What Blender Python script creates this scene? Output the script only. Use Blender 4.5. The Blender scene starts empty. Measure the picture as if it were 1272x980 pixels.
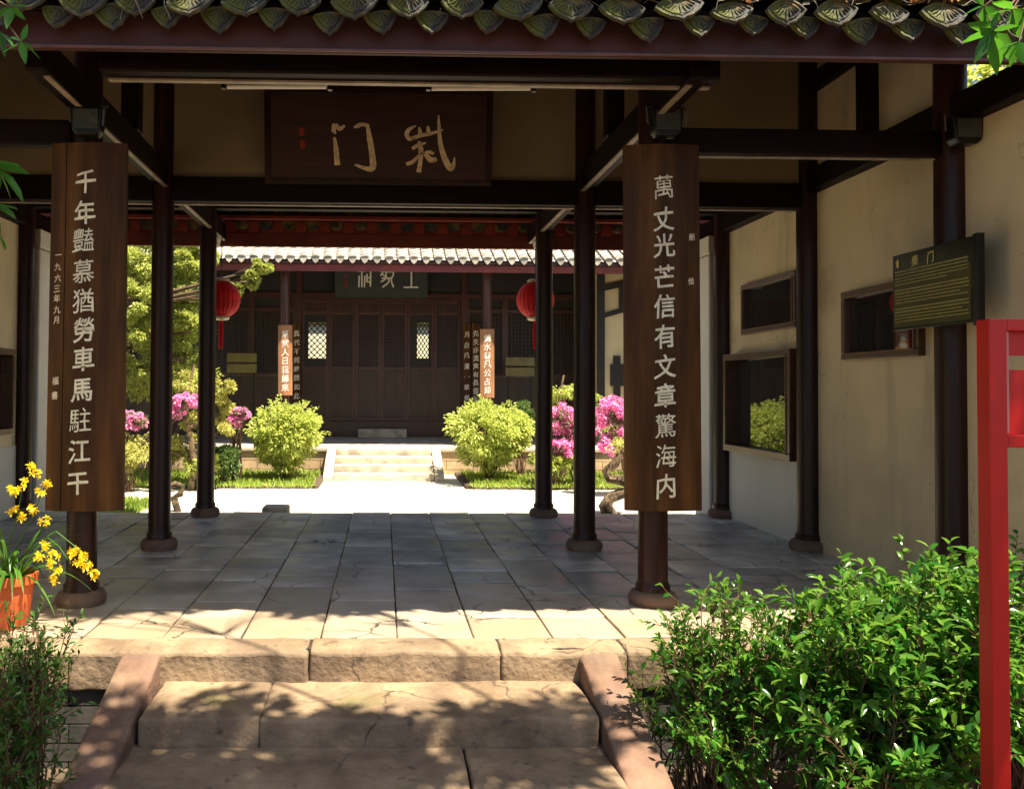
import bpy, math, random
import numpy as np
from mathutils import Matrix, Vector, noise
random.seed(7); rng = np.random.default_rng(7)
R = math.radians
scene = bpy.context.scene
COL = scene.collection

# ------------------------------------------------------------------ camera
W0, H0 = 1272.0, 980.0
F = 1000.0
EYE = Vector((0, 0, 1.353))
VPX, VPY = 477.0, 483.0
YAW, PITCH, ROLL = R(1.2), R(1.2), R(0.35)
PX, PY = VPX + F * math.tan(YAW), VPY - F * math.tan(PITCH)
cd = bpy.data.cameras.new('camera')
cam = bpy.data.objects.new('camera', cd)
COL.objects.link(cam)
cd.sensor_width = 36.0; cd.sensor_fit = 'HORIZONTAL'
cd.lens = 36.0 * F / W0
cd.shift_x = (W0 / 2 - PX) / W0
cd.shift_y = (PY - H0 / 2) / W0
cd.clip_start = 0.05; cd.clip_end = 3000
CROT = Matrix.Rotation(-YAW, 3, 'Z') @ Matrix.Rotation(math.pi / 2 + PITCH, 3, 'X') @ Matrix.Rotation(ROLL, 3, 'Z')
cam.matrix_world = Matrix.Translation(EYE) @ CROT.to_4x4()
scene.camera = cam

def at(u, v, Y):
    """point on the plane y = Y seen at photo pixel (u, v)"""
    d = CROT @ Vector(((u - PX) / F, (PY - v) / F, -1.0))
    return EYE + d * (Y / d.y)

def atz(u, v, z):
    d = CROT @ Vector(((u - PX) / F, (PY - v) / F, -1.0))
    return EYE + d * ((z - EYE.z) / d.z)

# ------------------------------------------------------------------ light
SX, SY = 0.34, -0.30            # towards the sun, per metre up
sun_dir = Vector((SX, SY, 1)).normalized()
world = bpy.data.worlds.new('World'); scene.world = world; world.use_nodes = True
wn = world.node_tree
sky = wn.nodes.new('ShaderNodeTexSky'); sky.sky_type = 'NISHITA'; sky.sun_disc = False
sky.sun_elevation = math.asin(sun_dir.z)
sky.sun_rotation = math.atan2(sun_dir.x, sun_dir.y)
sky.dust_density = 2.0
wn.links.new(sky.outputs[0], wn.nodes['Background'].inputs[0])
wn.nodes['Background'].inputs[1].default_value = 0.054
sl = bpy.data.lights.new('sun', 'SUN'); sl.energy = 5.0; sl.angle = R(0.55); sl.color = (1.0, 0.87, 0.66)
so = bpy.data.objects.new('sun', sl); COL.objects.link(so)
so.rotation_euler = sun_dir.to_track_quat('Z', 'Y').to_euler()
so.location = (6, -6, 20)
vs = scene.view_settings
vs.view_transform = 'Standard'; vs.look = 'None'; vs.gamma = 1; vs.use_curve_mapping = False
vs.exposure = 1.7
scene.cycles.max_bounces = 8
scene.cycles.diffuse_bounces = 5
scene.cycles.caustics_reflective = False; scene.cycles.caustics_refractive = False
scene.cycles.sample_clamp_indirect = 6.0

# ------------------------------------------------------------------ materials
def mat(name, col, rough=0.6, var=0.25, scale=6.0, bump=0.15, bscale=40.0, stretch=(1, 1, 1), col2=None,
        spec=0.5, coat=0.0, island=0.0, detail=6.0, bdist=0.01, metallic=0.0, low=0.35, high=0.65):
    m = bpy.data.materials.new(name); m.use_nodes = True
    nt = m.node_tree; b = nt.nodes['Principled BSDF']
    b.inputs['Roughness'].default_value = rough
    b.inputs['Specular IOR Level'].default_value = spec
    b.inputs['Coat Weight'].default_value = coat
    b.inputs['Coat Roughness'].default_value = 0.15
    b.inputs['Metallic'].default_value = metallic
    tc = nt.nodes.new('ShaderNodeTexCoord')
    mp = nt.nodes.new('ShaderNodeMapping'); mp.inputs['Scale'].default_value = stretch
    nt.links.new(tc.outputs['Object'], mp.inputs[0])
    n1 = nt.nodes.new('ShaderNodeTexNoise'); n1.inputs['Scale'].default_value = scale
    n1.inputs['Detail'].default_value = detail; n1.inputs['Roughness'].default_value = 0.6
    nt.links.new(mp.outputs[0], n1.inputs['Vector'])
    cr = nt.nodes.new('ShaderNodeValToRGB')
    c1 = [c * (1 - var) for c in col]
    c2 = col2 if col2 else [min(1, c * (1 + var)) for c in col]
    cr.color_ramp.elements[0].position = low; cr.color_ramp.elements[1].position = high
    cr.color_ramp.elements[0].color = (*c1, 1); cr.color_ramp.elements[1].color = (*c2, 1)
    nt.links.new(n1.outputs[0], cr.inputs[0])
    out = cr.outputs[0]
    if island:
        g = nt.nodes.new('ShaderNodeNewGeometry')
        hs = nt.nodes.new('ShaderNodeHueSaturation')
        mr = nt.nodes.new('ShaderNodeMapRange')
        mr.inputs['To Min'].default_value = 1 - island; mr.inputs['To Max'].default_value = 1 + island
        nt.links.new(g.outputs['Random Per Island'], mr.inputs[0])
        nt.links.new(mr.outputs[0], hs.inputs['Value'])
        nt.links.new(out, hs.inputs['Color']); out = hs.outputs[0]
    nt.links.new(out, b.inputs['Base Color'])
    if bump:
        n2 = nt.nodes.new('ShaderNodeTexNoise'); n2.inputs['Scale'].default_value = bscale
        n2.inputs['Detail'].default_value = 5
        nt.links.new(mp.outputs[0], n2.inputs['Vector'])
        bp = nt.nodes.new('ShaderNodeBump'); bp.inputs['Strength'].default_value = bump
        bp.inputs['Distance'].default_value = bdist
        nt.links.new(n2.outputs[0], bp.inputs['Height'])
        nt.links.new(bp.outputs[0], b.inputs['Normal'])
    m['_out'] = 1
    return m

def overlay(m, col, scale=3.0, lo=0.55, hi=0.7, seed=3.0, kind='noise', stretch=(1, 1, 1), strength=1.0):
    """mix a second colour over the base colour with its own noise: stains, moss, worn patches"""
    nt = m.node_tree; b = nt.nodes['Principled BSDF']
    src = b.inputs['Base Color'].links[0].from_socket
    tc = [n for n in nt.nodes if n.type == 'TEX_COORD'][0]
    mp = nt.nodes.new('ShaderNodeMapping'); mp.inputs['Location'].default_value = (seed, seed * 2, seed * 3)
    mp.inputs['Scale'].default_value = stretch
    nt.links.new(tc.outputs['Object'], mp.inputs[0])
    mr = nt.nodes.new('ShaderNodeMapRange'); mr.inputs['From Min'].default_value = lo; mr.inputs['From Max'].default_value = hi
    mr.inputs['To Max'].default_value = strength
    if kind == 'noise':
        n = nt.nodes.new('ShaderNodeTexNoise'); n.inputs['Scale'].default_value = scale; n.inputs['Detail'].default_value = 8
        nt.links.new(mp.outputs[0], n.inputs['Vector']); nt.links.new(n.outputs[0], mr.inputs[0])
    else:      # cracks
        nz = nt.nodes.new('ShaderNodeTexNoise'); nz.inputs['Scale'].default_value = 3; nz.inputs['Detail'].default_value = 6
        nt.links.new(mp.outputs[0], nz.inputs['Vector'])
        ad = nt.nodes.new('ShaderNodeVectorMath'); ad.operation = 'MULTIPLY_ADD'
        ad.inputs[1].default_value = (.35, .35, .35)
        nt.links.new(nz.outputs['Color'], ad.inputs[0]); nt.links.new(mp.outputs[0], ad.inputs[2])
        n = nt.nodes.new('ShaderNodeTexVoronoi'); n.feature = 'DISTANCE_TO_EDGE'; n.inputs['Scale'].default_value = scale
        nt.links.new(ad.outputs[0], n.inputs['Vector'])
        n3 = nt.nodes.new('ShaderNodeTexNoise'); n3.inputs['Scale'].default_value = 1.7
        nt.links.new(mp.outputs[0], n3.inputs['Vector'])
        m3 = nt.nodes.new('ShaderNodeMapRange'); m3.inputs['From Min'].default_value = .5; m3.inputs['From Max'].default_value = .58
        nt.links.new(n3.outputs[0], m3.inputs[0])
        mr.inputs['From Min'].default_value = hi; mr.inputs['From Max'].default_value = lo
        nt.links.new(n.outputs['Distance'], mr.inputs[0])
        ml = nt.nodes.new('ShaderNodeMath'); ml.operation = 'MULTIPLY'
        nt.links.new(mr.outputs[0], ml.inputs[0]); nt.links.new(m3.outputs[0], ml.inputs[1])
    mx = nt.nodes.new('ShaderNodeMix'); mx.data_type = 'RGBA'
    nt.links.new((mr if kind == 'noise' else ml).outputs[0], mx.inputs['Factor'])
    nt.links.new(src, mx.inputs['A']); mx.inputs['B'].default_value = (*col, 1)
    nt.links.new(mx.outputs['Result'], b.inputs['Base Color'])
    return m

def leafmat(name, c1, c2, trans=0.45, rough=0.38, c3=None):
    m = bpy.data.materials.new(name); m.use_nodes = True
    nt = m.node_tree; b = nt.nodes['Principled BSDF']; o = nt.nodes['Material Output']
    g = nt.nodes.new('ShaderNodeNewGeometry'); cr = nt.nodes.new('ShaderNodeValToRGB')
    cr.color_ramp.elements[0].color = (*c1, 1); cr.color_ramp.elements[1].color = (*c2, 1)
    if c3:
        e = cr.color_ramp.elements.new(.93); e.color = (*c3, 1); cr.color_ramp.elements[2].position = .8
    nt.links.new(g.outputs['Random Per Island'], cr.inputs[0])
    nt.links.new(cr.outputs[0], b.inputs['Base Color']); b.inputs['Roughness'].default_value = rough
    t = nt.nodes.new('ShaderNodeBsdfTranslucent'); mx = nt.nodes.new('ShaderNodeMixShader')
    hs = nt.nodes.new('ShaderNodeHueSaturation'); hs.inputs['Value'].default_value = 1.6; hs.inputs['Hue'].default_value = .485
    nt.links.new(cr.outputs[0], hs.inputs['Color']); nt.links.new(hs.outputs[0], t.inputs[0])
    mx.inputs[0].default_value = trans
    nt.links.new(b.outputs[0], mx.inputs[1]); nt.links.new(t.outputs[0], mx.inputs[2])
    nt.links.new(mx.outputs[0], o.inputs[0])
    return m

lacquer = mat('dark_lacquer', (.024, .007, .005), .38, .4, 3, .12, 25, (4, 4, .5), coat=.0, spec=.30)
overlay(lacquer, (.075, .030, .018), 1.2, .60, .70, 3, stretch=(9, 9, .5), strength=.5)
beam_m = mat('dark_beam_lacquer', (.010, .0038, .0034), .5, .35, 4, .12, 30, (.6, 4, 4), spec=.12)
fascia_m = mat('maroon_fascia_paint', (.058, .014, .011), .6, .3, 2, .1, 30, (.4, 3, 3))
redpaint = mat('red_eave_paint', (.30, .045, .028), .5, .2, 5, .1, 30)
lit_line = mat('lit_underside_tone', (.34, .28, .22), .45, .3, 8)  # pale colour standing in for light along beam undersides
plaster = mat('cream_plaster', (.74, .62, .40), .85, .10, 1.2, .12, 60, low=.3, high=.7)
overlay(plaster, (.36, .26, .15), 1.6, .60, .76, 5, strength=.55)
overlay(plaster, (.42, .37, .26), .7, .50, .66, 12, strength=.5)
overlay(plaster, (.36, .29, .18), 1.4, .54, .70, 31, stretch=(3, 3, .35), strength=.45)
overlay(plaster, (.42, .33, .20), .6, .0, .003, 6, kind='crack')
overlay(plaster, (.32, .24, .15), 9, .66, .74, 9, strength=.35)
plaster_w = mat('white_plaster', (.68, .66, .60), .8, .05, 2, .1, 60)
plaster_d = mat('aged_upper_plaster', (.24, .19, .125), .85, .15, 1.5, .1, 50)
sand = mat('pink_sandstone', (.225, .155, .095), .85, .3, 3.5, .9, 28, col2=(.34, .245, .155))
overlay(sand, (.12, .085, .06), 2.2, .50, .70, 4, strength=.75)
overlay(sand, (.13, .13, .05), 3.0, .60, .74, 14, strength=.7)
overlay(sand, (.07, .05, .035), 16, .62, .72, 21, strength=.7)
overlay(sand, (.05, .035, .025), 1.6, .0, .012, 4, kind='crack')
sand_red = mat('red_sandstone', (.165, .095, .066), .85, .3, 4, .9, 30)
overlay(sand_red, (.24, .17, .11), 5, .50, .66, 9, strength=.5)
overlay(sand_red, (.14, .10, .08), 3.2, .5, .7, 4, strength=.6)
slab_m = mat('grey_flagstone', (.50, .47, .42), .39, .25, 3.0, .45, 22, island=.30, bdist=.006)
overlay(slab_m, (.15, .14, .13), 2.6, .52, .7, 2, strength=.55)
overlay(slab_m, (.30, .23, .16), 1.1, .52, .68, 7, strength=.6)
def sunlit_front_tint(m, col, y0, y1):
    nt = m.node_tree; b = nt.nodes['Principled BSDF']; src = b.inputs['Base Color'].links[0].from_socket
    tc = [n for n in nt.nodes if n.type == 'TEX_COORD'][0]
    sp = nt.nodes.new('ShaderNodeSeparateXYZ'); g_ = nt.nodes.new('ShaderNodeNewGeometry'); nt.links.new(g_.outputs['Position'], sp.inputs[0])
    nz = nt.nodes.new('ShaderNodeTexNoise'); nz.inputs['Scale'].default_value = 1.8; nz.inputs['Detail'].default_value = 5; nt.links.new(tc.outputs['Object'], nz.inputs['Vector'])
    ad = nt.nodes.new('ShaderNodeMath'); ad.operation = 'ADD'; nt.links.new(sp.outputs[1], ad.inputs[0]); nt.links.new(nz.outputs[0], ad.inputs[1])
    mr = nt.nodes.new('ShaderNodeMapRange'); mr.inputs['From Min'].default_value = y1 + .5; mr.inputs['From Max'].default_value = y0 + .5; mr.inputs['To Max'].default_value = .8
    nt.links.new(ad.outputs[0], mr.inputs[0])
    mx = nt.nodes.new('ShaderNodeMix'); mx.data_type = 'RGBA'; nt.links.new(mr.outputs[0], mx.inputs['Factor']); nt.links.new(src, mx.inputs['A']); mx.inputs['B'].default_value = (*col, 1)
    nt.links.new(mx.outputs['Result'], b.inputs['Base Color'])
sunlit_front_tint(slab_m, (.33, .235, .145), 4.6, 6.2)   # warm sunlight painted into the slab colour towards the front
overlay(slab_m, (.02, .018, .015), 2.2, .0, .020, 1.5, kind='crack')
joint_m = mat('dark_joint_earth', (.035, .03, .022), .95, .4, 12, .3, 60)
soil = mat('garden_soil', (.075, .052, .034), .95, .4, 6, .6, 30)
court_m = mat('pale_court_paving', (.60, .57, .50), .8, .1, 2, .2, 30)
brick_m = mat('grey_plinth_brick', (.05, .047, .042), .8, .3, 6, .3, 40, island=.3)
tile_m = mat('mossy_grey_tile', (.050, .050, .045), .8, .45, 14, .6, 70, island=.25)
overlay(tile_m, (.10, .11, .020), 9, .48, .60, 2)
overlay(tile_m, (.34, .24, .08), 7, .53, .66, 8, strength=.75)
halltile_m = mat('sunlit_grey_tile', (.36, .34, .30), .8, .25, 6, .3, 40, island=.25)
board_m = mat('brown_board_wood', (.095, .042, .012), .55, .5, 2.2, .15, 18, (5, 5, .35), spec=.15)
overlay(board_m, (.045, .018, .010), 2.0, .42, .60, 6, stretch=(2, 2, .5), strength=.85)
plaque_m = mat('dark_plaque_wood', (.040, .014, .010), .5, .4, 3, .1, 20, (.4, 4, 4))
text_m = mat('pale_inlay_text', (.86, .80, .60), .6, .2, 20, .1, 50)
textdim_m = mat('faded_gold_text', (.85, .68, .48), .6, .25, 20, .1, 50)
textwhite_m = mat('white_seal_text', (.75, .74, .70), .6, .1, 20, 0)
seal_m = mat('red_seal_ink', (.30, .02, .02), .6, .2, 20, 0)
door_m = mat('dark_door_lacquer', (.055, .018, .018), .36, .3, 3, .1, 20, (4, 4, .5), coat=.2)
doorpanel_m = mat('worn_door_panel', (.034, .011, .009), .42, .4, 2.0, .1, 20, (3, 3, .6), coat=.2)
dark_m = mat('dark_board_and_shade', (.012, .010, .012), .6, .2, 5, 0)
hallboard_m = mat('orange_board_wood', (.33, .155, .075), .5, .25, 3, .1, 20, (4, 4, .5))
tube_m = mat('white_tube_plastic', (.80, .82, .84), .3, .03, 5, 0)
metal_m = mat('black_metal', (.010, .011, .011), .35, .3, 8, .05, 60, metallic=.3)
lens_m = mat('grey_lamp_glass', (.06, .07, .07), .12, .2, 8, 0)
bead_m = mat('light_brown_bead', (.16, .09, .05), .4, .3, 6)
frame_m = mat('brown_window_frame', (.085, .038, .018), .4, .35, 3, .12, 25, (3, 1, 3), coat=.2)
red_m = mat('red_sign_paint', (.52, .004, .004), .38, .12, 2.0, .04, 20)
overlay(red_m, (.26, .003, .003), 1.5, .55, .7, 2, strength=.5)
overlay(red_m, (.10, .03, .02), 26, .72, .76, 5, strength=.8)
sign_m = mat('black_sign_panel', (.012, .011, .012), .22, .2, 3, 0)
signtext_m = mat('yellow_sign_text', (.70, .62, .22), .5, .1, 10, 0)
lantern_m = mat('red_lantern_silk', (.70, .004, .006), .7, .15, 8, .1, 60)
gold_m = mat('pale_lantern_cap', (.62, .50, .34), .4, .1, 8, 0)
terra_m = mat('orange_terracotta', (.62, .13, .035), .6, .25, 5, .1, 40)
bark_m = mat('brown_bark', (.10, .065, .04), .9, .4, 8, .7, 30, (1, 1, .4))
bark_pale = mat('mottled_pale_bark', (.16, .11, .06), .9, .4, 14, .8, 30)
overlay(bark_pale, (.05, .035, .02), 9, .5, .58, 3)
twig_m = mat('brown_twig', (.11, .06, .03), .8, .3, 10, 0)
deadleaf_m = leafmat('dry_leaf', (.28, .13, .04), (.42, .26, .10), .3, .7)
plinth_m = mat('tan_plinth_stone', (.46, .33, .20), .85, .25, 3, .3, 25, island=.15)
stair_m = mat('pale_stair_stone', (.52, .44, .34), .85, .15, 5, .3, 25)
overlay(stair_m, (.22, .20, .18), 4, .5, .66, 3, strength=.7)

glass_m = bpy.data.materials.new('dark_window_glass'); glass_m.use_nodes = True
gb = glass_m.node_tree.nodes['Principled BSDF']
gb.inputs['Base Color'].default_value = (.022, .020, .020, 1); gb.inputs['Roughness'].default_value = .02
gb.inputs['IOR'].default_value = 1.9

lf_near = leafmat('glossy_green_leaf', (.020, .125, .014), (.065, .25, .030), .45, .22, (.15, .30, .04))
lf_left = leafmat('garden_green_leaf', (.022, .085, .012), (.06, .16, .022), .4, .32)
lf_hang = leafmat('bright_tree_leaf', (.025, .12, .010), (.055, .22, .015), .5, .35)
lf_bush = leafmat('yellow_green_leaf', (.22, .32, .045), (.50, .54, .16), .45, .5)
lf_pine = leafmat('golden_pine_leaf', (.20, .27, .045), (.42, .46, .13), .4, .5)
lf_cloud = leafmat('topiary_leaf', (.26, .30, .06), (.48, .46, .14), .4, .5)
lf_dark = leafmat('deep_green_leaf', (.06, .12, .035), (.14, .22, .06), .35, .45)
lf_pink = leafmat('pink_azalea_petal', (.66, .16, .40), (.82, .42, .62), .4, .6)
lf_grass = leafmat('short_grass_blade', (.16, .28, .035), (.36, .46, .08), .45, .5)
lf_orch = leafmat('orchid_strap_leaf', (.04, .13, .02), (.09, .22, .03), .4, .35)
lf_yel = leafmat('yellow_orchid_petal', (.78, .60, .01), (.85, .74, .04), .45, .5)

# ------------------------------------------------------------------ mesh builder
class MB:
    def __init__(s): s.v = []; s.f = []; s.smooth = False
    def box(s, x0, x1, y0, y1, z0, z1):
        n = len(s.v)
        s.v += [(x0, y0, z0), (x1, y0, z0), (x1, y1, z0), (x0, y1, z0), (x0, y0, z1), (x1, y0, z1), (x1, y1, z1), (x0, y1, z1)]
        s.f += [tuple(n + i for i in q) for q in ((0, 3, 2, 1), (4, 5, 6, 7), (0, 1, 5, 4), (1, 2, 6, 5), (2, 3, 7, 6), (3, 0, 4, 7))]
        return s
    def prism(s, pts, d, off=(0, 0, 0)):
        """polygon (list of 3D points) extruded by vector d"""
        n = len(s.v); k = len(pts); o = Vector(off); d = Vector(d)
        s.v += [tuple(Vector(p) + o) for p in pts] + [tuple(Vector(p) + o + d) for p in pts]
        s.f.append(tuple(range(n, n + k))); s.f.append(tuple(range(n + 2 * k - 1, n + k - 1, -1)))
        for i in range(k):
            j = (i + 1) % k
            s.f.append((n + i, n + k + i, n + k + j, n + j))
        return s
    def tube(s, pts, rad, n=8, cap=True):
        pts = [Vector(p) for p in pts]
        if not isinstance(rad, (list, tuple)): rad = [rad] * len(pts)
        base = len(s.v); prev = None
        for i, p in enumerate(pts):
            t = (pts[min(i + 1, len(pts) - 1)] - pts[max(i - 1, 0)])
            t = t.normalized() if t.length > 1e-9 else Vector((0, 0, 1))
            a = prev if prev is not None else (Vector((1, 0, 0)) if abs(t.x) < .9 else Vector((0, 1, 0)))
            a = (a - t * a.dot(t)).normalized(); b = t.cross(a); prev = a
            for k in range(n):
                an = 2 * math.pi * k / n
                s.v.append(tuple(p + (a * math.cos(an) + b * math.sin(an)) * rad[i]))
        for i in range(len(pts) - 1):
            for k in range(n):
                k2 = (k + 1) % n
                s.f.append((base + i * n + k, base + i * n + k2, base + (i + 1) * n + k2, base + (i + 1) * n + k))
        if cap:
            s.f.append(tuple(base + k for k in range(n - 1, -1, -1)))
            s.f.append(tuple(base + (len(pts) - 1) * n + k for k in range(n)))
        return s
    def lathe(s, prof, c=(0, 0, 0), n=28):
        """prof: list of (r, z)"""
        b = len(s.v)
        for r, z in prof:
            for k in range(n):
                a = 2 * math.pi * k / n
                s.v.append((c[0] + r * math.cos(a), c[1] + r * math.sin(a), c[2] + z))
        for i in range(len(prof) - 1):
            for k in range(n):
                k2 = (k + 1) % n
                s.f.append((b + i * n + k, b + i * n + k2, b + (i + 1) * n + k2, b + (i + 1) * n + k))
        s.f.append(tuple(b + k for k in range(n - 1, -1, -1)))
        s.f.append(tuple(b + (len(prof) - 1) * n + k for k in range(n)))
        return s
    def stone(s, x0, x1, y0, y1, z0, z1, r=.02, amp=.006, res=.08, seed=0, top=None):
        """worn block: subdivided box with rounded edges and a noisy surface"""
        nx = max(2, int((x1 - x0) / res)); ny = max(2, int((y1 - y0) / res)); nz = max(2, int((z1 - z0) / res))
        gx = sorted({x0, x1, x0 + r * .3, x1 - r * .3, x0 + r, x1 - r} | {x0 + r + (x1 - x0 - 2 * r) * i / nx for i in range(nx + 1)})
        gy = sorted({y0, y1, y0 + r * .3, y1 - r * .3, y0 + r, y1 - r} | {y0 + r + (y1 - y0 - 2 * r) * i / ny for i in range(ny + 1)})
        gz = sorted({z0, z1, z0 + r * .3, z1 - r * .3, z0 + r, z1 - r} | {z0 + r + (z1 - z0 - 2 * r) * i / nz for i in range(nz + 1)})
        idx = {}
        def vert(i, j, k):
            key = (i, j, k)
            if key in idx: return idx[key]
            p = Vector((gx[i], gy[j], gz[k]))
            c = Vector((min(max(p.x, x0 + r), x1 - r), min(max(p.y, y0 + r), y1 - r), min(max(p.z, z0 + r), z1 - r)))
            d = p - c
            if d.length > 1e-9: p = c + d.normalized() * min(r, max(abs(d.x), abs(d.y), abs(d.z)))
            q = p * 5 + Vector((seed, seed * 1.7, 0))
            p = p + Vector(noise.noise_vector(q)) * amp + Vector(noise.noise_vector(q * 3.7)) * amp * .5
            if top: p.z += top(p.x, p.y)
            idx[key] = len(s.v); s.v.append(tuple(p)); return idx[key]
        I, J, K = len(gx) - 1, len(gy) - 1, len(gz) - 1
        for i in range(I):
            for j in range(J):
                s.f.append((vert(i, j, K), vert(i + 1, j, K), vert(i + 1, j + 1, K), vert(i, j + 1, K)))
                s.f.append((vert(i, j, 0), vert(i, j + 1, 0), vert(i + 1, j + 1, 0), vert(i + 1, j, 0)))
            for k in range(K):
                s.f.append((vert(i, 0, k), vert(i + 1, 0, k), vert(i + 1, 0, k + 1), vert(i, 0, k + 1)))
                s.f.append((vert(i, J, k), vert(i, J, k + 1), vert(i + 1, J, k + 1), vert(i + 1, J, k)))
        for j in range(J):
            for k in range(K):
                s.f.append((vert(0, j, k), vert(0, j, k + 1), vert(0, j + 1, k + 1), vert(0, j + 1, k)))
                s.f.append((vert(I, j, k), vert(I, j + 1, k), vert(I, j + 1, k + 1), vert(I, j, k + 1)))
        s.smooth = True
        return s
    def add(s, verts, faces):
        n = len(s.v); s.v += [tuple(v) for v in verts]; s.f += [tuple(n + i for i in f) for f in faces]; return s
    def xf(s, M, start=0):
        for i in range(start, len(s.v)): s.v[i] = tuple(M @ Vector(s.v[i]))
        return s

def wloc(o):
    p = Vector((0, 0, 0))
    while o is not None: p = p + Vector(o.location); o = o.parent
    return p

def obj(name, mb, m, parent=None, smooth=None, bevel=0, loc=None):
    """link a builder as one mesh; its vertices are given in world space (or in the parent's space when loc is set)"""
    me = bpy.data.meshes.new(name)
    off = wloc(parent) if (parent is not None and loc is None) else Vector((0, 0, 0))
    v = np.array(mb.v, dtype=float) - np.array(off)
    org = Vector((0, 0, 0))
    if parent is None and loc is None:
        org = Vector(((v[:, 0].min() + v[:, 0].max()) / 2, (v[:, 1].min() + v[:, 1].max()) / 2, v[:, 2].min()))
        v = v - np.array(org)
    me.from_pydata(v.tolist(), [], mb.f); me.materials.append(m)
    if (mb.smooth if smooth is None else smooth):
        me.polygons.foreach_set('use_smooth', [True] * len(me.polygons))
        try: me.set_sharp_from_angle(angle=R(40))
        except Exception: pass
    me.update()
    o = bpy.data.objects.new(name, me); COL.objects.link(o)
    o.location = org
    if parent is not None: o.parent = parent
    if loc is not None: o.location = loc
    if bevel:
        b = o.modifiers.new('bevel', 'BEVEL'); b.width = bevel; b.segments = 2; b.limit_method = 'ANGLE'
    return o

def tag(o, label=None, cat=None, group=None, kind=None):
    if label: o['label'] = label
    if cat: o['category'] = cat
    if group: o['group'] = group
    if kind: o['kind'] = kind
    return o

def thing(name, label, cat, loc=(0, 0, 0), group=None):
    o = bpy.data.objects.new(name, None); COL.objects.link(o); o.location = loc; o.empty_display_size = .1
    return tag(o, label, cat, group)

def copy_tree(o, parent=None):
    c = o.copy(); COL.objects.link(c); c.parent = parent
    for ch in [x for x in COL.objects if x.parent is o]: copy_tree(ch, c)
    return c

# ------------------------------------------------------------------ text
_tc = {}
def glyph(ch):
    """triangulated outline of one character, centred, 1 unit high; bent a little towards brush writing"""
    if ch in _tc: return _tc[ch]
    c = bpy.data.curves.new('glyph', 'FONT'); c.body = ch; c.size = 1; c.resolution_u = 3; c.offset = 0 if ch in '海駐萬' else (.004 if ch in '豔驚慕猶' else .014)
    o = bpy.data.objects.new('glyph', c); COL.objects.link(o)
    bpy.context.view_layer.update()
    m = o.to_mesh()
    V = np.array([v.co[:] for v in m.vertices]); Fc = [tuple(p.vertices) for p in m.polygons]
    o.to_mesh_clear(); bpy.data.objects.remove(o); bpy.data.curves.remove(c)
    if len(V) == 0: V = np.zeros((3, 3)); Fc = []
    lo, hi = V.min(0), V.max(0); ctr = (lo + hi) / 2
    V = (V - ctr)
    x, y = V[:, 0].copy(), V[:, 1].copy()
    V[:, 1] = y * 1.04 + .10 * x - .10 * x * x + .012 * np.sin(x * 9 + ord(ch))
    V[:, 0] = x * (.93 - .10 * y) + .012 * np.sin(y * 11 + ord(ch))
    _tc[ch] = (V, Fc)
    return _tc[ch]

def write(mb, ch, o, ux, uz, size, wscale=1.0, thick=.002):
    """character centred at o, ux/uz unit vectors of the panel; raised a little along ux x uz"""
    V, Fc = glyph(ch); n = ux.cross(uz)
    pts = [o + ux * (v[0] * size * wscale) + uz * (v[1] * size) + n * thick for v in V]
    mb.add(pts, Fc)

def stroke(mb, pts, widths, P, thick=.004):
    """brush stroke: polyline in (u, v), each with a width; P maps (u, v) to a 3D point"""
    # Catmull-Rom resample
    q = []; k = len(pts)
    for i in range(k - 1):
        p0 = pts[max(i - 1, 0)]; p1 = pts[i]; p2 = pts[i + 1]; p3 = pts[min(i + 2, k - 1)]
        w1, w2 = widths[i], widths[i + 1]
        for t in np.linspace(0, 1, 6, endpoint=(i == k - 2)):
            f = lambda a, b, c, d: .5 * (2 * b + (c - a) * t + (2 * a - 5 * b + 4 * c - d) * t * t + (3 * b - a - 3 * c + d) * t ** 3)
            q.append((f(p0[0], p1[0], p2[0], p3[0]), f(p0[1], p1[1], p2[1], p3[1]), w1 + (w2 - w1) * t))
    L, Rr = [], []
    for i, (x, y, w) in enumerate(q):
        a = q[max(i - 1, 0)]; b = q[min(i + 1, len(q) - 1)]
        dx, dy = b[0] - a[0], b[1] - a[1]; l = math.hypot(dx, dy) or 1
        nx, ny = -dy / l, dx / l
        L.append(P(x + nx * w / 2, y + ny * w / 2)); Rr.append(P(x - nx * w / 2, y - ny * w / 2))
    n0 = len(mb.v); mb.v += [tuple(p) for p in L + Rr]; m_ = len(L)
    for i in range(m_ - 1): mb.f.append((n0 + i, n0 + i + 1, n0 + m_ + i + 1, n0 + m_ + i))

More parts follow.
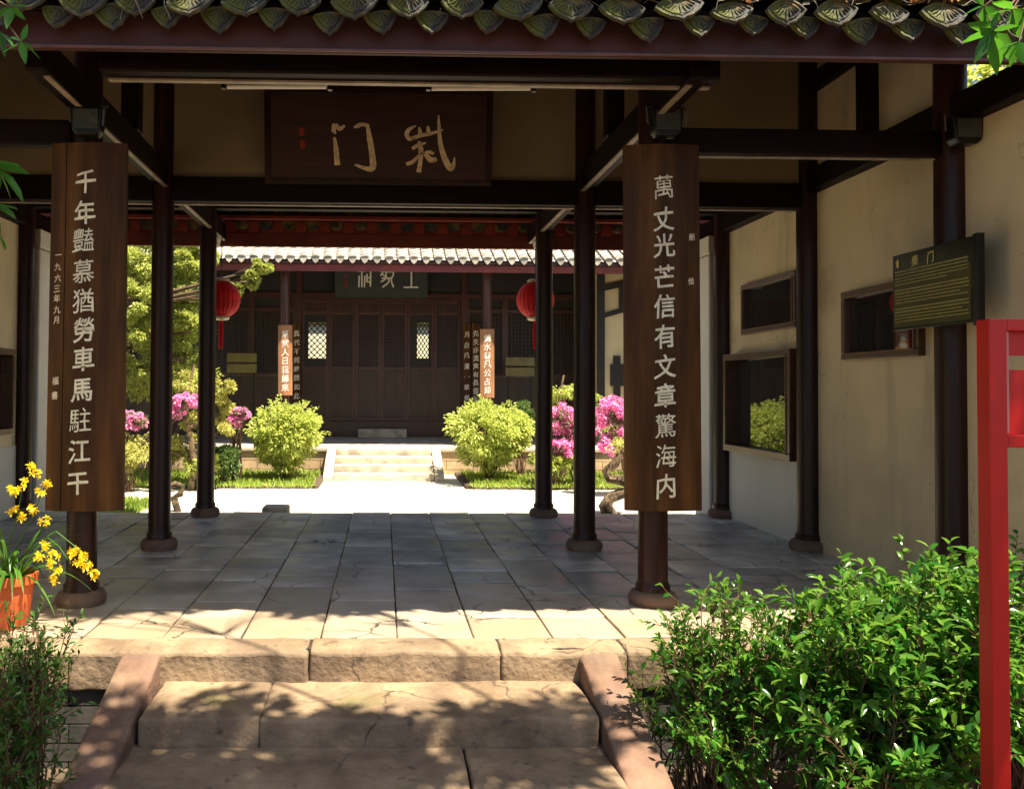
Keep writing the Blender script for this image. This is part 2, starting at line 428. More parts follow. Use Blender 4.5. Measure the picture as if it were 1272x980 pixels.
# ------------------------------------------------------------------ leaves
def leaves(name, P, D, L, Wd, m, parent, fold=.25, droop=.2, loc=None, fine=True, up=None):
    P = np.asarray(P, float); D = np.asarray(D, float); n = len(P)
    D = D / (np.linalg.norm(D, axis=1, keepdims=True) + 1e-9)
    Z = np.tile(np.array([[0, 0, 1.0]]), (n, 1)) + rng.normal(0, .45, (n, 3)) if up is None else up + rng.normal(0, .3, (n, 3))
    S = np.cross(D, Z); S /= (np.linalg.norm(S, axis=1, keepdims=True) + 1e-9)
    N = np.cross(S, D)
    L = np.broadcast_to(np.asarray(L, float), (n,))[:, None]; Wd = np.broadcast_to(np.asarray(Wd, float), (n,))[:, None]
    dz = np.array([[0, 0, -1.0]])
    tip = P + D * L + dz * L * droop
    if fine:
        mid = P + D * L * .5 + dz * L * droop * .2
        a = P + D * L * .32 + S * Wd * .46 + N * Wd * fold
        a2 = P + D * L * .66 + S * Wd * .36 + N * Wd * fold * .8 + dz * L * droop * .35
        b = P + D * L * .32 - S * Wd * .46 + N * Wd * fold
        b2 = P + D * L * .66 - S * Wd * .36 + N * Wd * fold * .8 + dz * L * droop * .35
        V = np.stack([P, mid, tip, a, a2, b, b2], 1).reshape(-1, 3); k = 7
        T = np.array([[0, 1, 3], [3, 1, 4], [4, 1, 2], [0, 5, 1], [5, 6, 1], [6, 2, 1]])
    else:
        a = P + D * L * .45 + S * Wd * .5 + N * Wd * fold; b = P + D * L * .45 - S * Wd * .5 + N * Wd * fold
        V = np.stack([P, a, tip, b], 1).reshape(-1, 3); k = 4
        T = np.array([[0, 1, 2], [0, 2, 3]])
    Fc = (T[None] + (np.arange(n) * k)[:, None, None]).reshape(-1, 3)
    off = np.array(wloc(parent)) if (parent is not None and loc is None) else np.zeros(3)
    org = np.zeros(3)
    if parent is None: org = np.array([V[:, 0].mean(), V[:, 1].mean(), V[:, 2].min()]); off = org
    me = bpy.data.meshes.new(name)
    me.vertices.add(len(V)); me.vertices.foreach_set('co', (V - off).ravel())
    me.loops.add(len(Fc) * 3); me.loops.foreach_set('vertex_index', Fc.ravel().astype(np.int32))
    me.polygons.add(len(Fc)); me.polygons.foreach_set('loop_start', np.arange(0, len(Fc) * 3, 3, dtype=np.int32))
    me.update(calc_edges=True); me.validate(); me.materials.append(m)
    o = bpy.data.objects.new(name, me); COL.objects.link(o); o.location = org
    if parent is not None: o.parent = parent; o.location = (0, 0, 0)
    return o

def clump_points(c, r, n, shell=.75):
    """n points with outward directions in an ellipsoid c, r"""
    d = rng.normal(0, 1, (n, 3)); d /= np.linalg.norm(d, axis=1, keepdims=True)
    q = rng.uniform(shell, 1.0, (n, 1)) ** .7
    P = np.array(c)[None] + d * q * np.array(r)[None]
    return P, d

def blobs(c, r, nb, per, br, flat=.7, shell=.7):
    """an uneven crown: nb sub-clumps spread through ellipsoid c, r"""
    Ps, Ds = [], []
    C, dd = clump_points(c, np.array(r) * .86, nb, shell)
    for i in range(nb):
        k = br * rng.uniform(.65, 1.25)
        p, d = clump_points(C[i], (k, k, k * flat), per, .35)
        Ps.append(p); Ds.append(d * .7 + dd[i][None] * .6 + rng.normal(0, .35, d.shape))
    return np.concatenate(Ps), np.concatenate(Ds)

# ================================================================== SETTING
# ground
g = MB(); N = 24
xs = [-1500, -200, -40] + list(np.linspace(-14, 14, 57)) + [40, 200, 1500]
ys = [-1500, -200, -30] + list(np.linspace(-8, 4.3, 26)) + [4.4, 8.9, 9.6, 14.0, 30, 60, 200, 1500]
def gz(x, y):
    if y < 4.35: z = -.62
    else: z = -.32
    if -10 < y < 4.2 and abs(x) < 14: z += .05 * noise.noise(Vector((x * .9, y * .9, 0))) + .02 * noise.noise(Vector((x * 4, y * 4, 0)))
    return z
for y in ys:
    for x in xs: g.v.append((x, y, gz(x, y)))
nx = len(xs)
for j in range(len(ys) - 1):
    for i in range(nx - 1): g.f.append((j * nx + i, j * nx + i + 1, (j + 1) * nx + i + 1, (j + 1) * nx + i))
tag(obj('ground', g, soil), kind='structure')

# courtyard paving
cz = -.28
c_ = MB()
y = 8.86; r_ = 0
while y < 15.3:
    x = -14 + (r_ % 2) * .4
    while x < 14:
        c_.box(x + .004, x + .896, y + .004, y + .596, cz - .05, cz + .003 * random.random())
        x += .9
    y += .6; r_ += 1
tag(obj('courtyard', c_, court_m), kind='structure')

# flagstone floor of the gate
FX0, FX1, FY0, FY1 = -4.0, 3.85, 4.23, 8.84
tag(obj('floor_bed', MB().box(FX0 + .02, FX1 - .02, FY0 + .03, FY1 - .03, -.66, -.012), joint_m), kind='structure')
fl = MB()
jx = [-4.0, -3.73, -3.31, -2.89, -2.47, -2.06, -1.63, -1.20, -.77, -.335, .08, .50, .935, 1.335, 1.76, 2.19, 2.62, 3.05, 3.46, 3.85]
for i in range(len(jx) - 1):
    y = 4.42 + random.uniform(-.02, 0)
    yy = [4.42]
    while yy[-1] < FY1 - .3: yy.append(yy[-1] + random.choice([.28, .34, .40, .48, .58]))
    yy[-1] = FY1 + .01 * random.random()
    for a, b in zip(yy[:-1], yy[1:]):
        if b - a < .1: continue
        t1, t2, dz = random.uniform(-.006, .006), random.uniform(-.006, .006), random.uniform(-.008, .006)
        xa, xb = jx[i], jx[i + 1]
        gp = random.uniform(.002, .0045)
        cx, cy = (xa + xb) / 2, (a + b) / 2
        g2 = random.uniform(.003, .008)
        fl.stone(xa + gp, xb - gp, a + g2, b - g2, -.10, 0, r=.009, amp=.0035, res=.12, seed=i * 3.3 + a,
                 top=lambda px_, py_: dz + t1 * (px_ - cx) + t2 * (py_ - cy))
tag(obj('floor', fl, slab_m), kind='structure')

# sandstone kerb along the front of the platform
kb = MB()
edges = [-4.0, -2.9, -1.62, -.38, .62, 1.28, 2.4, 3.85]
def erode(x, y):
    return -.018 * max(0, (4.30 - y) / .1) * (1 + noise.noise(Vector((x * 3, 0, 7))))
for i in range(len(edges) - 1):
    kb.stone(edges[i] + .0015, edges[i + 1] - .0015, 4.21, 4.42, -.20, .0, r=.018, amp=.010 if edges[i] > -1.7 and edges[i + 1] < 1.5 else .005, res=.03, seed=i * 5.1, top=erode)
tag(obj('kerb', kb, sand), kind='structure')

# brick plinth under the kerb, left and right of the steps
pl = MB()
for (xa, xb) in ((-4.0, -1.34), (1.24, 3.85)):
    z = -.2; r_ = 0
    while z > -.66:
        x = xa - (r_ % 2) * .17
        while x < xb:
            pl.box(max(x, xa) + .004, min(x + .34, xb) - .004, 4.235 + .008 * random.random(), 4.40, z - .092, z - .004)
            x += .34
        z -= .096; r_ += 1
tag(obj('platform_wall', pl, brick_m), kind='structure')

# ------------------------------------------------------------------ front steps
st = thing('stone_steps', 'worn pink sandstone front steps with sloping side slabs leading up to the gate floor', 'steps', (-.1, 3.8, -.6))
def tread(x0, x1, y0, y1, zt, split, seed, m):
    xs_ = [x0] + split + [x1]
    for a, b in zip(xs_[:-1], xs_[1:]):
        k = MB().stone(a + .002, b - .002, y0, y1, zt - .16, zt, r=.020, amp=.008, res=.035, seed=seed + a,
                       top=lambda px_, py_: -.012 * math.exp(-((px_ + .05) / .5) ** 2) * max(0, (y1 - py_) / .4))
        obj('tread', k, m, st)
tread(-1.13, 1.02, 3.76, 4.28, -.165, [-.565], 3, sand)
tread(-1.17, 1.04, 3.33, 3.82, -.305, [.38], 11, sand)
tread(-1.20, 1.06, 2.90, 3.39, -.445, [-.2], 17, sand)
tread(-1.22, 1.08, 2.45, 2.96, -.585, [.5], 23, sand)
for (xa, xb, sd) in ((-1.345, -1.145, 2), (1.03, 1.235, 9)):
    k = MB().stone(xa, xb, 2.35, 4.27, -.30, .0, r=.02, amp=.005, res=.06, seed=sd, top=lambda px_, py_: -.012 - .355 * (4.25 - py_))
    obj('side_slab', k, sand_red, st)

# ================================================================== THE GATE
CX = (-1.886, 1.717); RX = 3.66; LX = -3.82
Y1, Y2, Y3 = 5.11, 6.86, 8.61
gate = thing('gate_pavilion', 'dark timber gate hall with tiled roof and cream plaster walls over a flagstone floor', 'pavilion', (0, 6.86, 0))

def column(x, y, h, r, parent):
    k = MB().lathe([(r * 1.16, .085), (r * 1.16, .125), (r * 1.03, .14), (r, .16), (r * .99, h * .5), (r * .95, h)], (x, y, 0), 32); k.smooth = True
    c = obj('column', k, lacquer, parent)
    k = MB().lathe([(r * 1.55, -.004), (r * 1.64, .02), (r * 1.66, .045), (r * 1.5, .075), (r * 1.22, .088), (r * .5, .09)], (x, y, 0), 32); k.smooth = True
    obj('stone_base', k, sand_red, c)
for (x, y, h) in ((CX[0], Y1, 3.75), (CX[1], Y1, 3.75), (CX[0], Y2, 4.5), (CX[1], Y2, 4.5), (CX[0], Y3, 3.7), (CX[1], Y3, 3.7),
                  (RX, Y1, 3.75), (RX, Y2, 4.5), (RX, Y3, 3.7), (LX, Y1, 3.75), (LX, Y2, 4.5), (LX, Y3, 3.7)):
    column(x, y, h, .092 if abs(x) < 3 else .098, gate)

def beam(x0, x1, y0, y1, z0, z1, name='beam', m=None, bev=.012):
    return obj(name, MB().box(x0, x1, y0, y1, z0, z1), m or beam_m, gate, bevel=bev)
# tie beams in depth on the four column lines
for x in (LX, CX[0], CX[1], RX):
    beam(x - .055, x + .055, 4.32, 9.33, 3.05, 3.245, 'tie_beam')
    beam(x - .045, x + .045, 5.95, 7.80, 3.915, 4.06, 'upper_tie_beam')
    for y in (5.985, 7.735): beam(x - .065, x + .065, y - .065, y + .065, 3.248, 3.91, 'strut_post')
# pale strips painting the light caught under the tie beams
for x in CX:
    s_ = 1 if x < 0 else -1
    beam(x + s_ * .035 - .018, x + s_ * .035 + .018, 4.40, 9.25, 3.040, 3.049, 'lit_soffit_strip', lit_line, 0)
# front beams in the side bays, middle plane beams, back plane beams
beam(CX[1] + .09, RX - .09, Y1 - .05, Y1 + .05, 2.87, 3.03)
beam(LX + .09, CX[0] - .09, Y1 - .05, Y1 + .05, 2.87, 3.03)
beam(CX[1] + .09, RX - .09, Y1 + .01, Y1 + .045, 2.860, 2.868, 'lit_soffit_strip', lit_line, 0)
for a, b in ((LX, CX[0]), (CX[0], CX[1]), (CX[1], RX)):
    beam(a + .08, b - .08, Y2 - .06, Y2 + .06, 2.925, 3.135)
    beam(a + .08, b - .08, Y2 + .02, Y2 + .05, 2.914, 2.922, 'lit_soffit_strip', lit_line, 0)
    beam(a + .08, b - .08, Y3 - .06, Y3 + .06, 3.255, 3.42)
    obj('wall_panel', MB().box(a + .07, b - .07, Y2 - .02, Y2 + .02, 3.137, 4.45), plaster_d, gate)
# eave purlin (middle bay) with a pale strip painted as its lit under edge
e0 = at(128, 85, 4.46); e1 = at(884, 90, 4.46)
beam(e0.x, e1.x + .02, 4.38, 4.52, 3.075, 3.265, 'eave_purlin')
beam(e0.x + .02, e1.x, 4.48, 4.518, 3.062, 3.073, 'lit_purlin_strip', lit_line, 0)
# side walls: right and left
def side_wall(xa, xb, inner):
    k = MB()
    obj('side_wall', MB().box(xa, xb, 2.6, 9.16, -.3, 3.046), plaster, gate)
    obj('gable_wall', MB().prism([(xa + .01, 5.2, 3.25), (xa + .01, 8.4, 3.25), (xa + .01, 8.25, 3.68), (xa + .01, 6.86, 4.45), (xa + .01, 5.35, 3.68)], (xb - xa - .02, 0, 0)), plaster, gate)
side_wall(RX + .03, RX + .17, RX + .03)
side_wall(LX - .17, LX - .03, LX - .03)
# white panels painting reflected light low on the walls, middle to back columns
obj('reflected_light_panel', MB().box(RX + .018, RX + .028, Y2 + .1, Y3 - .1, 0, .735), plaster_w, gate)
obj('reflected_light_panel', MB().box(LX - .028, LX - .018, Y2 + .1, Y3 - .1, 0, .735), plaster_w, gate)
# white wall ends with scroll brackets beyond the back columns
for x, s in ((RX, -1), (LX, 1)):
    obj('wall_end', MB().box(min(x, x + s * .10) if s < 0 else x, max(x, x + s * .10) if s > 0 else x, Y3 + .13, 9.15, -.1, 2.85), plaster_w, gate, bevel=.02)
    pts = [(x + s * .05, 8.9 + .0, 2.85)]
    sc = [(8.75, 2.86), (9.15, 2.86), (9.27, 2.95), (9.30, 3.03), (9.22, 3.06), (8.75, 3.06)]
    obj('wall_scroll', MB().prism([(x + .0, a, b) for a, b in sc], (s * .10, 0, 0)), plaster_w, gate, bevel=.01)
# carved brackets under the back eave
for x in CX:
    sc = [(8.70, 2.98), (8.80, 2.80), (8.90, 2.86), (8.97, 2.93), (9.08, 2.93), (9.16, 3.03), (8.70, 3.03)]
    obj('eave_bracket', MB().prism([(x - .025, a, b) for a, b in sc], (.05, 0, 0)), plaster_w, gate, bevel=.006)

# roof: boarding, fascias, tiles
EY, EZ, RY, RZ, BY = 4.02, 3.26, 6.70, 4.62, 9.42
roof = obj('roof', MB().prism([(-4.6, EY + .10, EZ + .03), (-4.6, RY, RZ), (-4.6, BY - .1, EZ + .07), (-4.6, BY - .1, EZ + .11), (-4.6, RY, RZ + .04), (-4.6, EY + .10, EZ + .07)], (9.1, 0, 0)), beam_m, gate)
rf = MB()
x = -4.5
while x < 4.45:       # rafters
    rf.prism([(x, EY + .14, EZ - .02), (x, RY, RZ - .06), (x, BY - .14, EZ + .02), (x, BY - .14, EZ + .065), (x, RY, RZ - .005), (x, EY + .14, EZ + .035)], (.07, 0, 0)); x += .27
obj('rafters', rf, fascia_m, roof)
obj('eave_fascia', MB().box(-4.6, 4.5, 4.13, 4.165, 3.085, 3.28), fascia_m, roof, bevel=.006)
fs = obj('fascia_molding', MB().box(-4.6, 4.5, 4.118, 4.132, 3.088, 3.104), mat('fascia_bead', (.14, .06, .055), .35, .3, 4), roof, bevel=.004)
obj('back_fascia', MB().box(-4.6, 4.5, 9.30, 9.34, 2.985, 3.145), mat('red_brown_fascia', (.17, .03, .02), .5, .3, 3), roof, bevel=.006)
rb = MB(); dk = MB()
x = -4.5; TP = .272
while x < 4.4:
    rb.box(x - .06, x + .06, 9.26, 9.33, 3.146, 3.265)
    a0 = x + TP / 2
    arc = [(a0 + .075 * math.cos(t), 9.22, 3.225 - .05 * math.sin(t)) for t in np.linspace(0, math.pi, 9)]
    dk = MB(); dk.prism(arc + [(a0 - .075, 9.22, 3.265), (a0 + .075, 9.22, 3.265)], (0, .09, 0)); x += TP
    obj('back_eave_tile', dk, tile_m, roof)
rb.box(-4.6, 4.5, 9.332, 9.345, 3.146, 3.30)
obj('red_eave_blocks', rb, redpaint, roof)
obj('back_eave_board', MB().box(-4.6, 4.5, 9.13, 9.20, 3.268, 3.31), redpaint, roof, bevel=.005)

# field of roof tiles (front and back slope)
def slope_tiles(mb, yA, zA, yB, zB, x0, x1, pitch, r, step=.16):
    L = math.hypot(yB - yA, zB - zA); n = int(L / step)
    dy, dz = (yB - yA) / L, (zB - zA) / L; ny, nz = -dz, dy
    if nz < 0: ny, nz = -ny, -nz
    x = x0
    while x < x1:
        for i in range(n):
            t0, t1 = i * step, (i + 1) * step + .02
            for (cx, up) in ((x, 1), (x + pitch / 2, -1)):
                m_ = 5; base = len(mb.v)
                jx_, jy = random.uniform(-.004, .004), random.uniform(-.004, .004)
                for t, lift in ((t0, .012), (t1, 0)):
                    for a in np.linspace(.15, math.pi - .15, m_):
                        h = r * .55 * math.sin(a) * up + (r * .35 if up > 0 else r * .5) + lift
                        mb.v.append((cx + jx_ + r * math.cos(a), yA + dy * t + ny * h + jy, zA + dz * t + nz * h))
                for k in range(m_ - 1): mb.f.append((base + k, base + k + 1, base + m_ + k + 1, base + m_ + k))
        x += pitch
ft = MB(); slope_tiles(ft, EY - .02, EZ + .05, RY, RZ + .05, -4.55, 4.6, TP, .092); ft.smooth = True
obj('front_tile_field', ft, tile_m, roof)
ft = MB(); slope_tiles(ft, BY, EZ + .06, RY, RZ + .05, -4.55, 4.6, TP, .092, .3); ft.smooth = True
obj('back_tile_field', ft, tile_m, roof)
obj('ridge', MB().box(-4.6, 4.6, RY - .09, RY + .09, RZ + .03, RZ + .30), tile_m, roof, bevel=.02)

# decorated eave tiles: a fan shaped end on every cover row, a pointed drip between
def fan(w, h, drop, ribs):
    """in the plane y = 0, centred on x, hanging below z = 0"""
    k = MB()
    n = 12
    top = [(-w / 2 + w * i / n, h * (1 - (2 * i / n - 1) ** 2)) for i in range(n + 1)]
    bot = [(w * .40, -drop * .35), (w * .22, -drop * .72), (w * .07, -drop * .84), (0, -drop), (-w * .07, -drop * .84), (-w * .22, -drop * .72), (-w * .40, -drop * .35)]
    out = [(x_, 0, z_) for x_, z_ in top] + [(x_, 0, z_) for x_, z_ in bot]
    k.prism(out, (0, .014, 0))
    ctr = Vector((0, 0, -drop * .05))
    for sc_, rr in ((.93, .0065), (.66, .0045)):
        ring = [ctr + (Vector(p) - ctr) * sc_ + Vector((0, -.002, 0)) for p in out]
        k.tube(ring + [ring[0]], rr, 5, False)
    for i in range(ribs):
        a = math.pi * (1.10 + .80 * i / (ribs - 1))
        q = Vector((math.cos(a) * w * .30, -.003, math.sin(a) * drop * .55))
        p = Vector((0, -.003, h * .55))
        k.tube([p, p.lerp(q, .5) + Vector((.004, 0, 0)), q], [.002, .006, .003], 5)
    return k
fan_me = fan(.205, .055, .085, 7); drip_me = fan(.135, .012, .085, 4)
def eave_piece(name, proto, x, y, z, s, tilt, roll):
    if name in eave_proto: o = eave_proto[name].copy(); COL.objects.link(o)
    else: o = obj(name, proto, tile_m, roof, loc=(0, 0, 0), smooth=False); eave_proto[name] = o
    o.parent = roof
    o.location = Vector((x, y, z)) - wloc(roof); o.rotation_euler = (tilt, roll, random.uniform(-.08, .08)); o.scale = (s, 1, s)
eave_proto = {}
u = 8.0
i = 0
tp = at(90, 20, EY).x
x0t = at(440, 15, EY - .01).x
xx = [x0t + TP * k for k in range(-9, 13)]
for x in xx:
    eave_piece('cover_tile_end', fan_me, x + random.uniform(-.012, .012), EY - .02 + random.uniform(-.01, .01), 3.285 + random.uniform(-.01, .012), random.uniform(1.0, 1.25), -.25 + random.uniform(-.22, .22), random.uniform(-.16, .16))
    eave_piece('drip_tile', drip_me, x + TP / 2 + random.uniform(-.015, .015), EY + .03 + random.uniform(-.01, .01), 3.250 + random.uniform(-.018, .012), random.uniform(1.15, 1.45), -.15 + random.uniform(-.15, .15), random.uniform(-.22, .22))
# litter on the eave: dry leaves and twigs
n = 320
LP = np.stack([rng.uniform(-2.2, 3.4, n), rng.uniform(3.97, 4.25, n), np.zeros(n)], 1)
LP[:, 2] = EZ + .10 + (LP[:, 1] - 4.0) * .55 + rng.uniform(-.03, .02, n)
litter = leaves('dry_leaf_litter', LP, rng.normal(0, 1, (n, 3)) * [1, .6, .4], rng.uniform(.03, .07, n), rng.uniform(.015, .035, n), deadleaf_m, None)
tag(litter, 'brown dry leaves scattered along the mossy front eave tiles', 'fallen leaves', kind='stuff')
tw = MB()
for i in range(46):
    x = random.uniform(-2.1, 3.2); p = Vector((x, random.uniform(3.96, 4.08), random.uniform(3.28, 3.36))); d = Vector((random.uniform(-1, 1), random.uniform(-.2, .3), random.uniform(-.9, .3))).normalized()
    L = random.uniform(.05, .16); q = p + d * L * .5 + Vector((random.uniform(-.02, .02), 0, .02)); tw.tube([p, q, p + d * L], [.0022, .002, .001], 4)
tag(obj('fallen_twigs', tw, mat('grey_twig', (.34, .30, .25), .8, .3)), 'thin grey twigs caught on the front eave tiles', 'fallen twigs', kind='stuff')

# ------------------------------------------------------------------ plaque over the middle
def panel_frame(c, tilt=0.0):
    """origin, ux, uz for a panel facing -Y leaned forward by tilt"""
    return Vector(c), Vector((1, 0, 0)), Vector((0, -math.sin(tilt), math.cos(tilt)))
pA, pB = at(329, 112, 6.62), at(609, 233, 6.74)
cx = (pA.x + pB.x) / 2; hw = (pB.x - pA.x) / 2; zb = pB.z; hh = (pA.z + .02 - pB.z)
pq = thing('name_plaque', 'large dark wooden name plaque with two brush characters hung above the middle passage', 'plaque', (cx, 6.72, zb))
tl = .13; o_ = Vector((cx, 6.72, zb)); uz = Vector((0, -math.sin(tl), math.cos(tl))); nn = Vector((0, -math.cos(tl), -math.sin(tl)))
def pbox(x0, x1, h0, h1, d0, d1):
    k = MB(); pts = [o_ + Vector((x, 0, 0)) + uz * h + nn * d0 for x, h in ((x0, h0), (x1, h0), (x1, h1), (x0, h1))]
    return k.prism([tuple(p) for p in pts], nn * (d1 - d0))
obj('panel', pbox(-hw + .045, hw - .045, .045, hh - .045, 0, .03), plaque_m, pq)
for a in ((-hw, hw, 0, .044), (-hw, hw, hh - .044, hh), (-hw, -hw + .044, .045, hh - .045), (hw - .044, hw, .045, hh - .045)):
    obj('frame', pbox(*a, -.01, .05), lacquer, pq, bevel=.004)
def P_plaque(u, v):
    d = CROT @ Vector(((u - PX) / F, (PY - v) / F, -1.0)); q0 = o_ + nn * .034
    return EYE + d * ((q0 - EYE).dot(nn) / d.dot(nn))
k = MB()
k1 = k; Z2 = lambda L: [(420 + a / 2.958, b / 2.958) for a, b in L]
def S(L, w): stroke(k, Z2(L), [x * 1.45 / 2.958 for x in w], P_plaque)
S([(286, 508), (262, 512), (252, 494), (262, 476), (286, 463)], [3, 9, 12, 10, 3])
S([(266, 512), (300, 500), (340, 492), (386, 478)], [9, 10, 9, 4])
S([(298, 468), (301, 486), (303, 503)], [4, 11, 7])
S([(330, 464), (331, 482), (332, 498)], [4, 11, 7])
S([(369, 424), (371, 470), (376, 530), (392, 584), (412, 618), (424, 606), (428, 578)], [3, 9, 12, 15, 17, 10, 2])
S([(272, 548), (292, 536), (322, 526)], [8, 10, 4])
S([(297, 520), (304, 552), (302, 595), (296, 634)], [7, 13, 11, 12])
S([(250, 604), (276, 594), (300, 566)], [9, 10, 4])
S([(302, 562), (322, 570), (340, 588), (362, 586)], [4, 10, 15, 10])
S([(300, 576), (330, 560), (352, 566)], [3, 9, 7])
obj('character', k, textdim_m, pq); k = MB()
S([(-10, 458), (6, 474), (24, 462)], [9, 12, 6])
S([(-14, 456), (-16, 480), (-8, 492)], [10, 12, 4])
S([(-14, 505), (-8, 545), (-3, 608)], [6, 12, 15])
S([(58, 470), (84, 458), (112, 464)], [6, 9, 10])
S([(70, 456), (78, 470)], [6, 10])
S([(108, 462), (116, 510), (124, 560), (128, 612), (110, 622), (62, 606)], [8, 14, 15, 17, 12, 5])

obj('character', k, textdim_m, pq); k = MB()
for (u_, v_) in ((374, 164), (375, 180)):
    stroke(k, [(u_ - 1, v_ - 5), (u_ + 1, v_), (u_, v_ + 5)], [5, 7, 5], P_plaque)
obj('red_seal', k, seal_m, pq)

# ------------------------------------------------------------------ couplet boards on the front columns
def couplet(name, label, corners, Y, chars, tops, size, m, tm, group, small=None, seam=None, curve=.035, th=.03, cat='couplet board'):
    """corners: (u left top, u right top, v top, u left bottom, u right bottom, v bottom)"""
    ul, ur, vt, bl, br, vb = corners
    A, B_, C_, D_ = at(ul, vt, Y), at(ur, vt, Y), at(br, vb, Y), at(bl, vb, Y)
    t = thing(name, label, cat, tuple((C_ + D_) / 2), group)
    k = MB(); n = 10; m_ = 8
    def P(s, h, d=0):      # s 0..1 across, h 0..1 up
        a = D_.lerp(A, h); b = C_.lerp(B_, h); p = a.lerp(b, s); w = (b - a).length
        bow = -curve * (1 - (2 * s - 1) ** 2)
        return p + Vector((0, bow - d, 0))
    segs = [(0, 1)] if seam is None else [(0, seam - .006), (seam + .006, 1)]
    for s0, s1 in segs:
        b0 = len(k.v)
        for j in range(m_ + 1):
            for i in range(n + 1): k.v.append(tuple(P(s0 + (s1 - s0) * i / n, j / m_)))
        for j in range(m_ + 1):
            for i in range(n + 1): k.v.append(tuple(P(s0 + (s1 - s0) * i / n, j / m_, -th)))
        q = (n + 1) * (m_ + 1)
        for j in range(m_):
            for i in range(n):
                a = b0 + j * (n + 1) + i
                k.f.append((a, a + 1, a + n + 2, a + n + 1)); k.f.append((a + q, a + q + n + 1, a + q + n + 2, a + q + 1))
        for i in range(n):
            a = b0 + i; k.f.append((a, a + q, a + q + 1, a + 1))
            a = b0 + m_ * (n + 1) + i; k.f.append((a, a + 1, a + q + 1, a + q))
        for j in range(m_):
            a = b0 + j * (n + 1); k.f.append((a, a + n + 1, a + n + 1 + q, a + q))
            a = b0 + j * (n + 1) + n; k.f.append((a, a + q, a + n + 1 + q, a + n + 1))
    obj('board', k, m, t)
    if seam is not None:
        k = MB(); k.box(-.5, .5, 0, 1, 0, 1); k.v = []; k.f = []
        pts = [P(seam - .03, 0, -th - .002), P(seam + .03, 0, -th - .002), P(seam + .03, 1, -th - .002), P(seam - .03, 1, -th - .002)]
        k.prism([tuple(p) for p in pts], (0, .012, 0)); obj('batten', k, dark_m, t)
    k = MB()
    H = (A - D_).length
    for ch, (u, v) in zip(chars, tops):
        h = (vb - v) / (vb - vt)
        xl = ul + (bl - ul) * (1 - h); xr = ur + (br - ur) * (1 - h)
        s = (u - xl) / (xr - xl)
        V, Fc = glyph(ch); k = MB(); base = 0
        sz = size * Y / 1000
        wd = (C_ - D_).length
        for q_ in V: k.v.append(tuple(P(s + q_[0] * sz / wd, h + q_[1] * sz / H, .0025)))
        k.f += [tuple(base + i for i in f) for f in Fc]
        obj('character', k, tm, t)
    if small:
        k = MB()
        for ch, u, v, sp in small:
            h = (vb - v) / (vb - vt); xl = ul + (bl - ul) * (1 - h); xr = ur + (br - ur) * (1 - h); s = (u - xl) / (xr - xl)
            V, Fc = glyph(ch); k = MB(); base = 0; sz = sp * Y / 1000; wd = (C_ - D_).length
            for q_ in V: k.v.append(tuple(P(s + q_[0] * sz / wd, h + q_[1] * sz / H, .0025)))
            k.f += [tuple(base + i for i in f) for f in Fc]
            obj('small_character', k, textdim_m, t)
    return t
rt = '萬丈光芒信有文章驚海内'
rv = [234, 274, 307, 345, 382, 419, 456, 492, 529, 566, 603]
couplet('couplet_board', 'tall brown board of eleven characters on the right front column', (775, 868, 181, 777, 872, 634), 4.985, rt,
        [(822 + .3 * i, v) for i, v in enumerate(rv)], 30, board_m, text_m, 'couplet boards on the front columns',
        small=[('刪', 858, 296, 9), ('恒', 857, 351, 9)])
ltx = '千年豔慕猶勞車馬駐江干'
lv = [228, 266, 300, 339, 375, 411, 447, 485, 522, 560, 600]
lu = [109, 108, 106, 106, 106, 107, 106, 104, 102, 101, 99]
couplet('couplet_board', 'tall brown cracked board of eleven characters on the left front column behind the yellow orchid', (65, 158, 179, 56, 153, 634), 4.985, ltx,
        list(zip(lu, lv)), 30, board_m, text_m, 'couplet boards on the front columns', seam=.215,
        small=[('一', 74, 318, 10), ('九', 73, 333, 10), ('六', 73, 347, 10), ('三', 72, 360, 10), ('年', 72, 372, 10), ('九', 72, 386, 10), ('月', 71, 399, 10), ('福', 70, 474, 10), ('書', 69, 492, 10)])

# ------------------------------------------------------------------ floodlights on the front columns
def floodlight(x, y, z, label):
    t = thing('floodlight', label, 'floodlight', (x, y, z), 'floodlights on the front columns')
    k = MB().prism([(-.10, 0, .17), (.10, 0, .17), (.085, 0, .03), (.06, 0, 0), (-.06, 0, 0), (-.085, 0, .03)], (0, .09, 0))
    obj('housing', k, metal_m, t, loc=(0, 0, 0), bevel=.01)
    obj('glass', MB().box(-.075, .075, -.006, -.001, .035, .155), lens_m, t, loc=(0, 0, 0), bevel=.002)
    obj('bracket', MB().tube([(-.11, .05, .09), (-.118, .05, .19), (0, .12, .205), (.118, .05, .19), (.112, -.005, .15), (.108, -.01, .05)], .006, 6), mat('grey_bracket', (.12, .12, .12), .4, .2), t, loc=(0, 0, 0))
a = at(106, 167, 4.86); floodlight(a.x, 4.86, a.z, 'black floodlight above the left couplet board')
a = at(830, 168, 4.86); floodlight(a.x, 4.86, a.z, 'black floodlight above the right couplet board')
a = at(1204, 178, 4.86); floodlight(a.x, 4.86, a.z, 'black floodlight on the rightmost column above the wall sign')

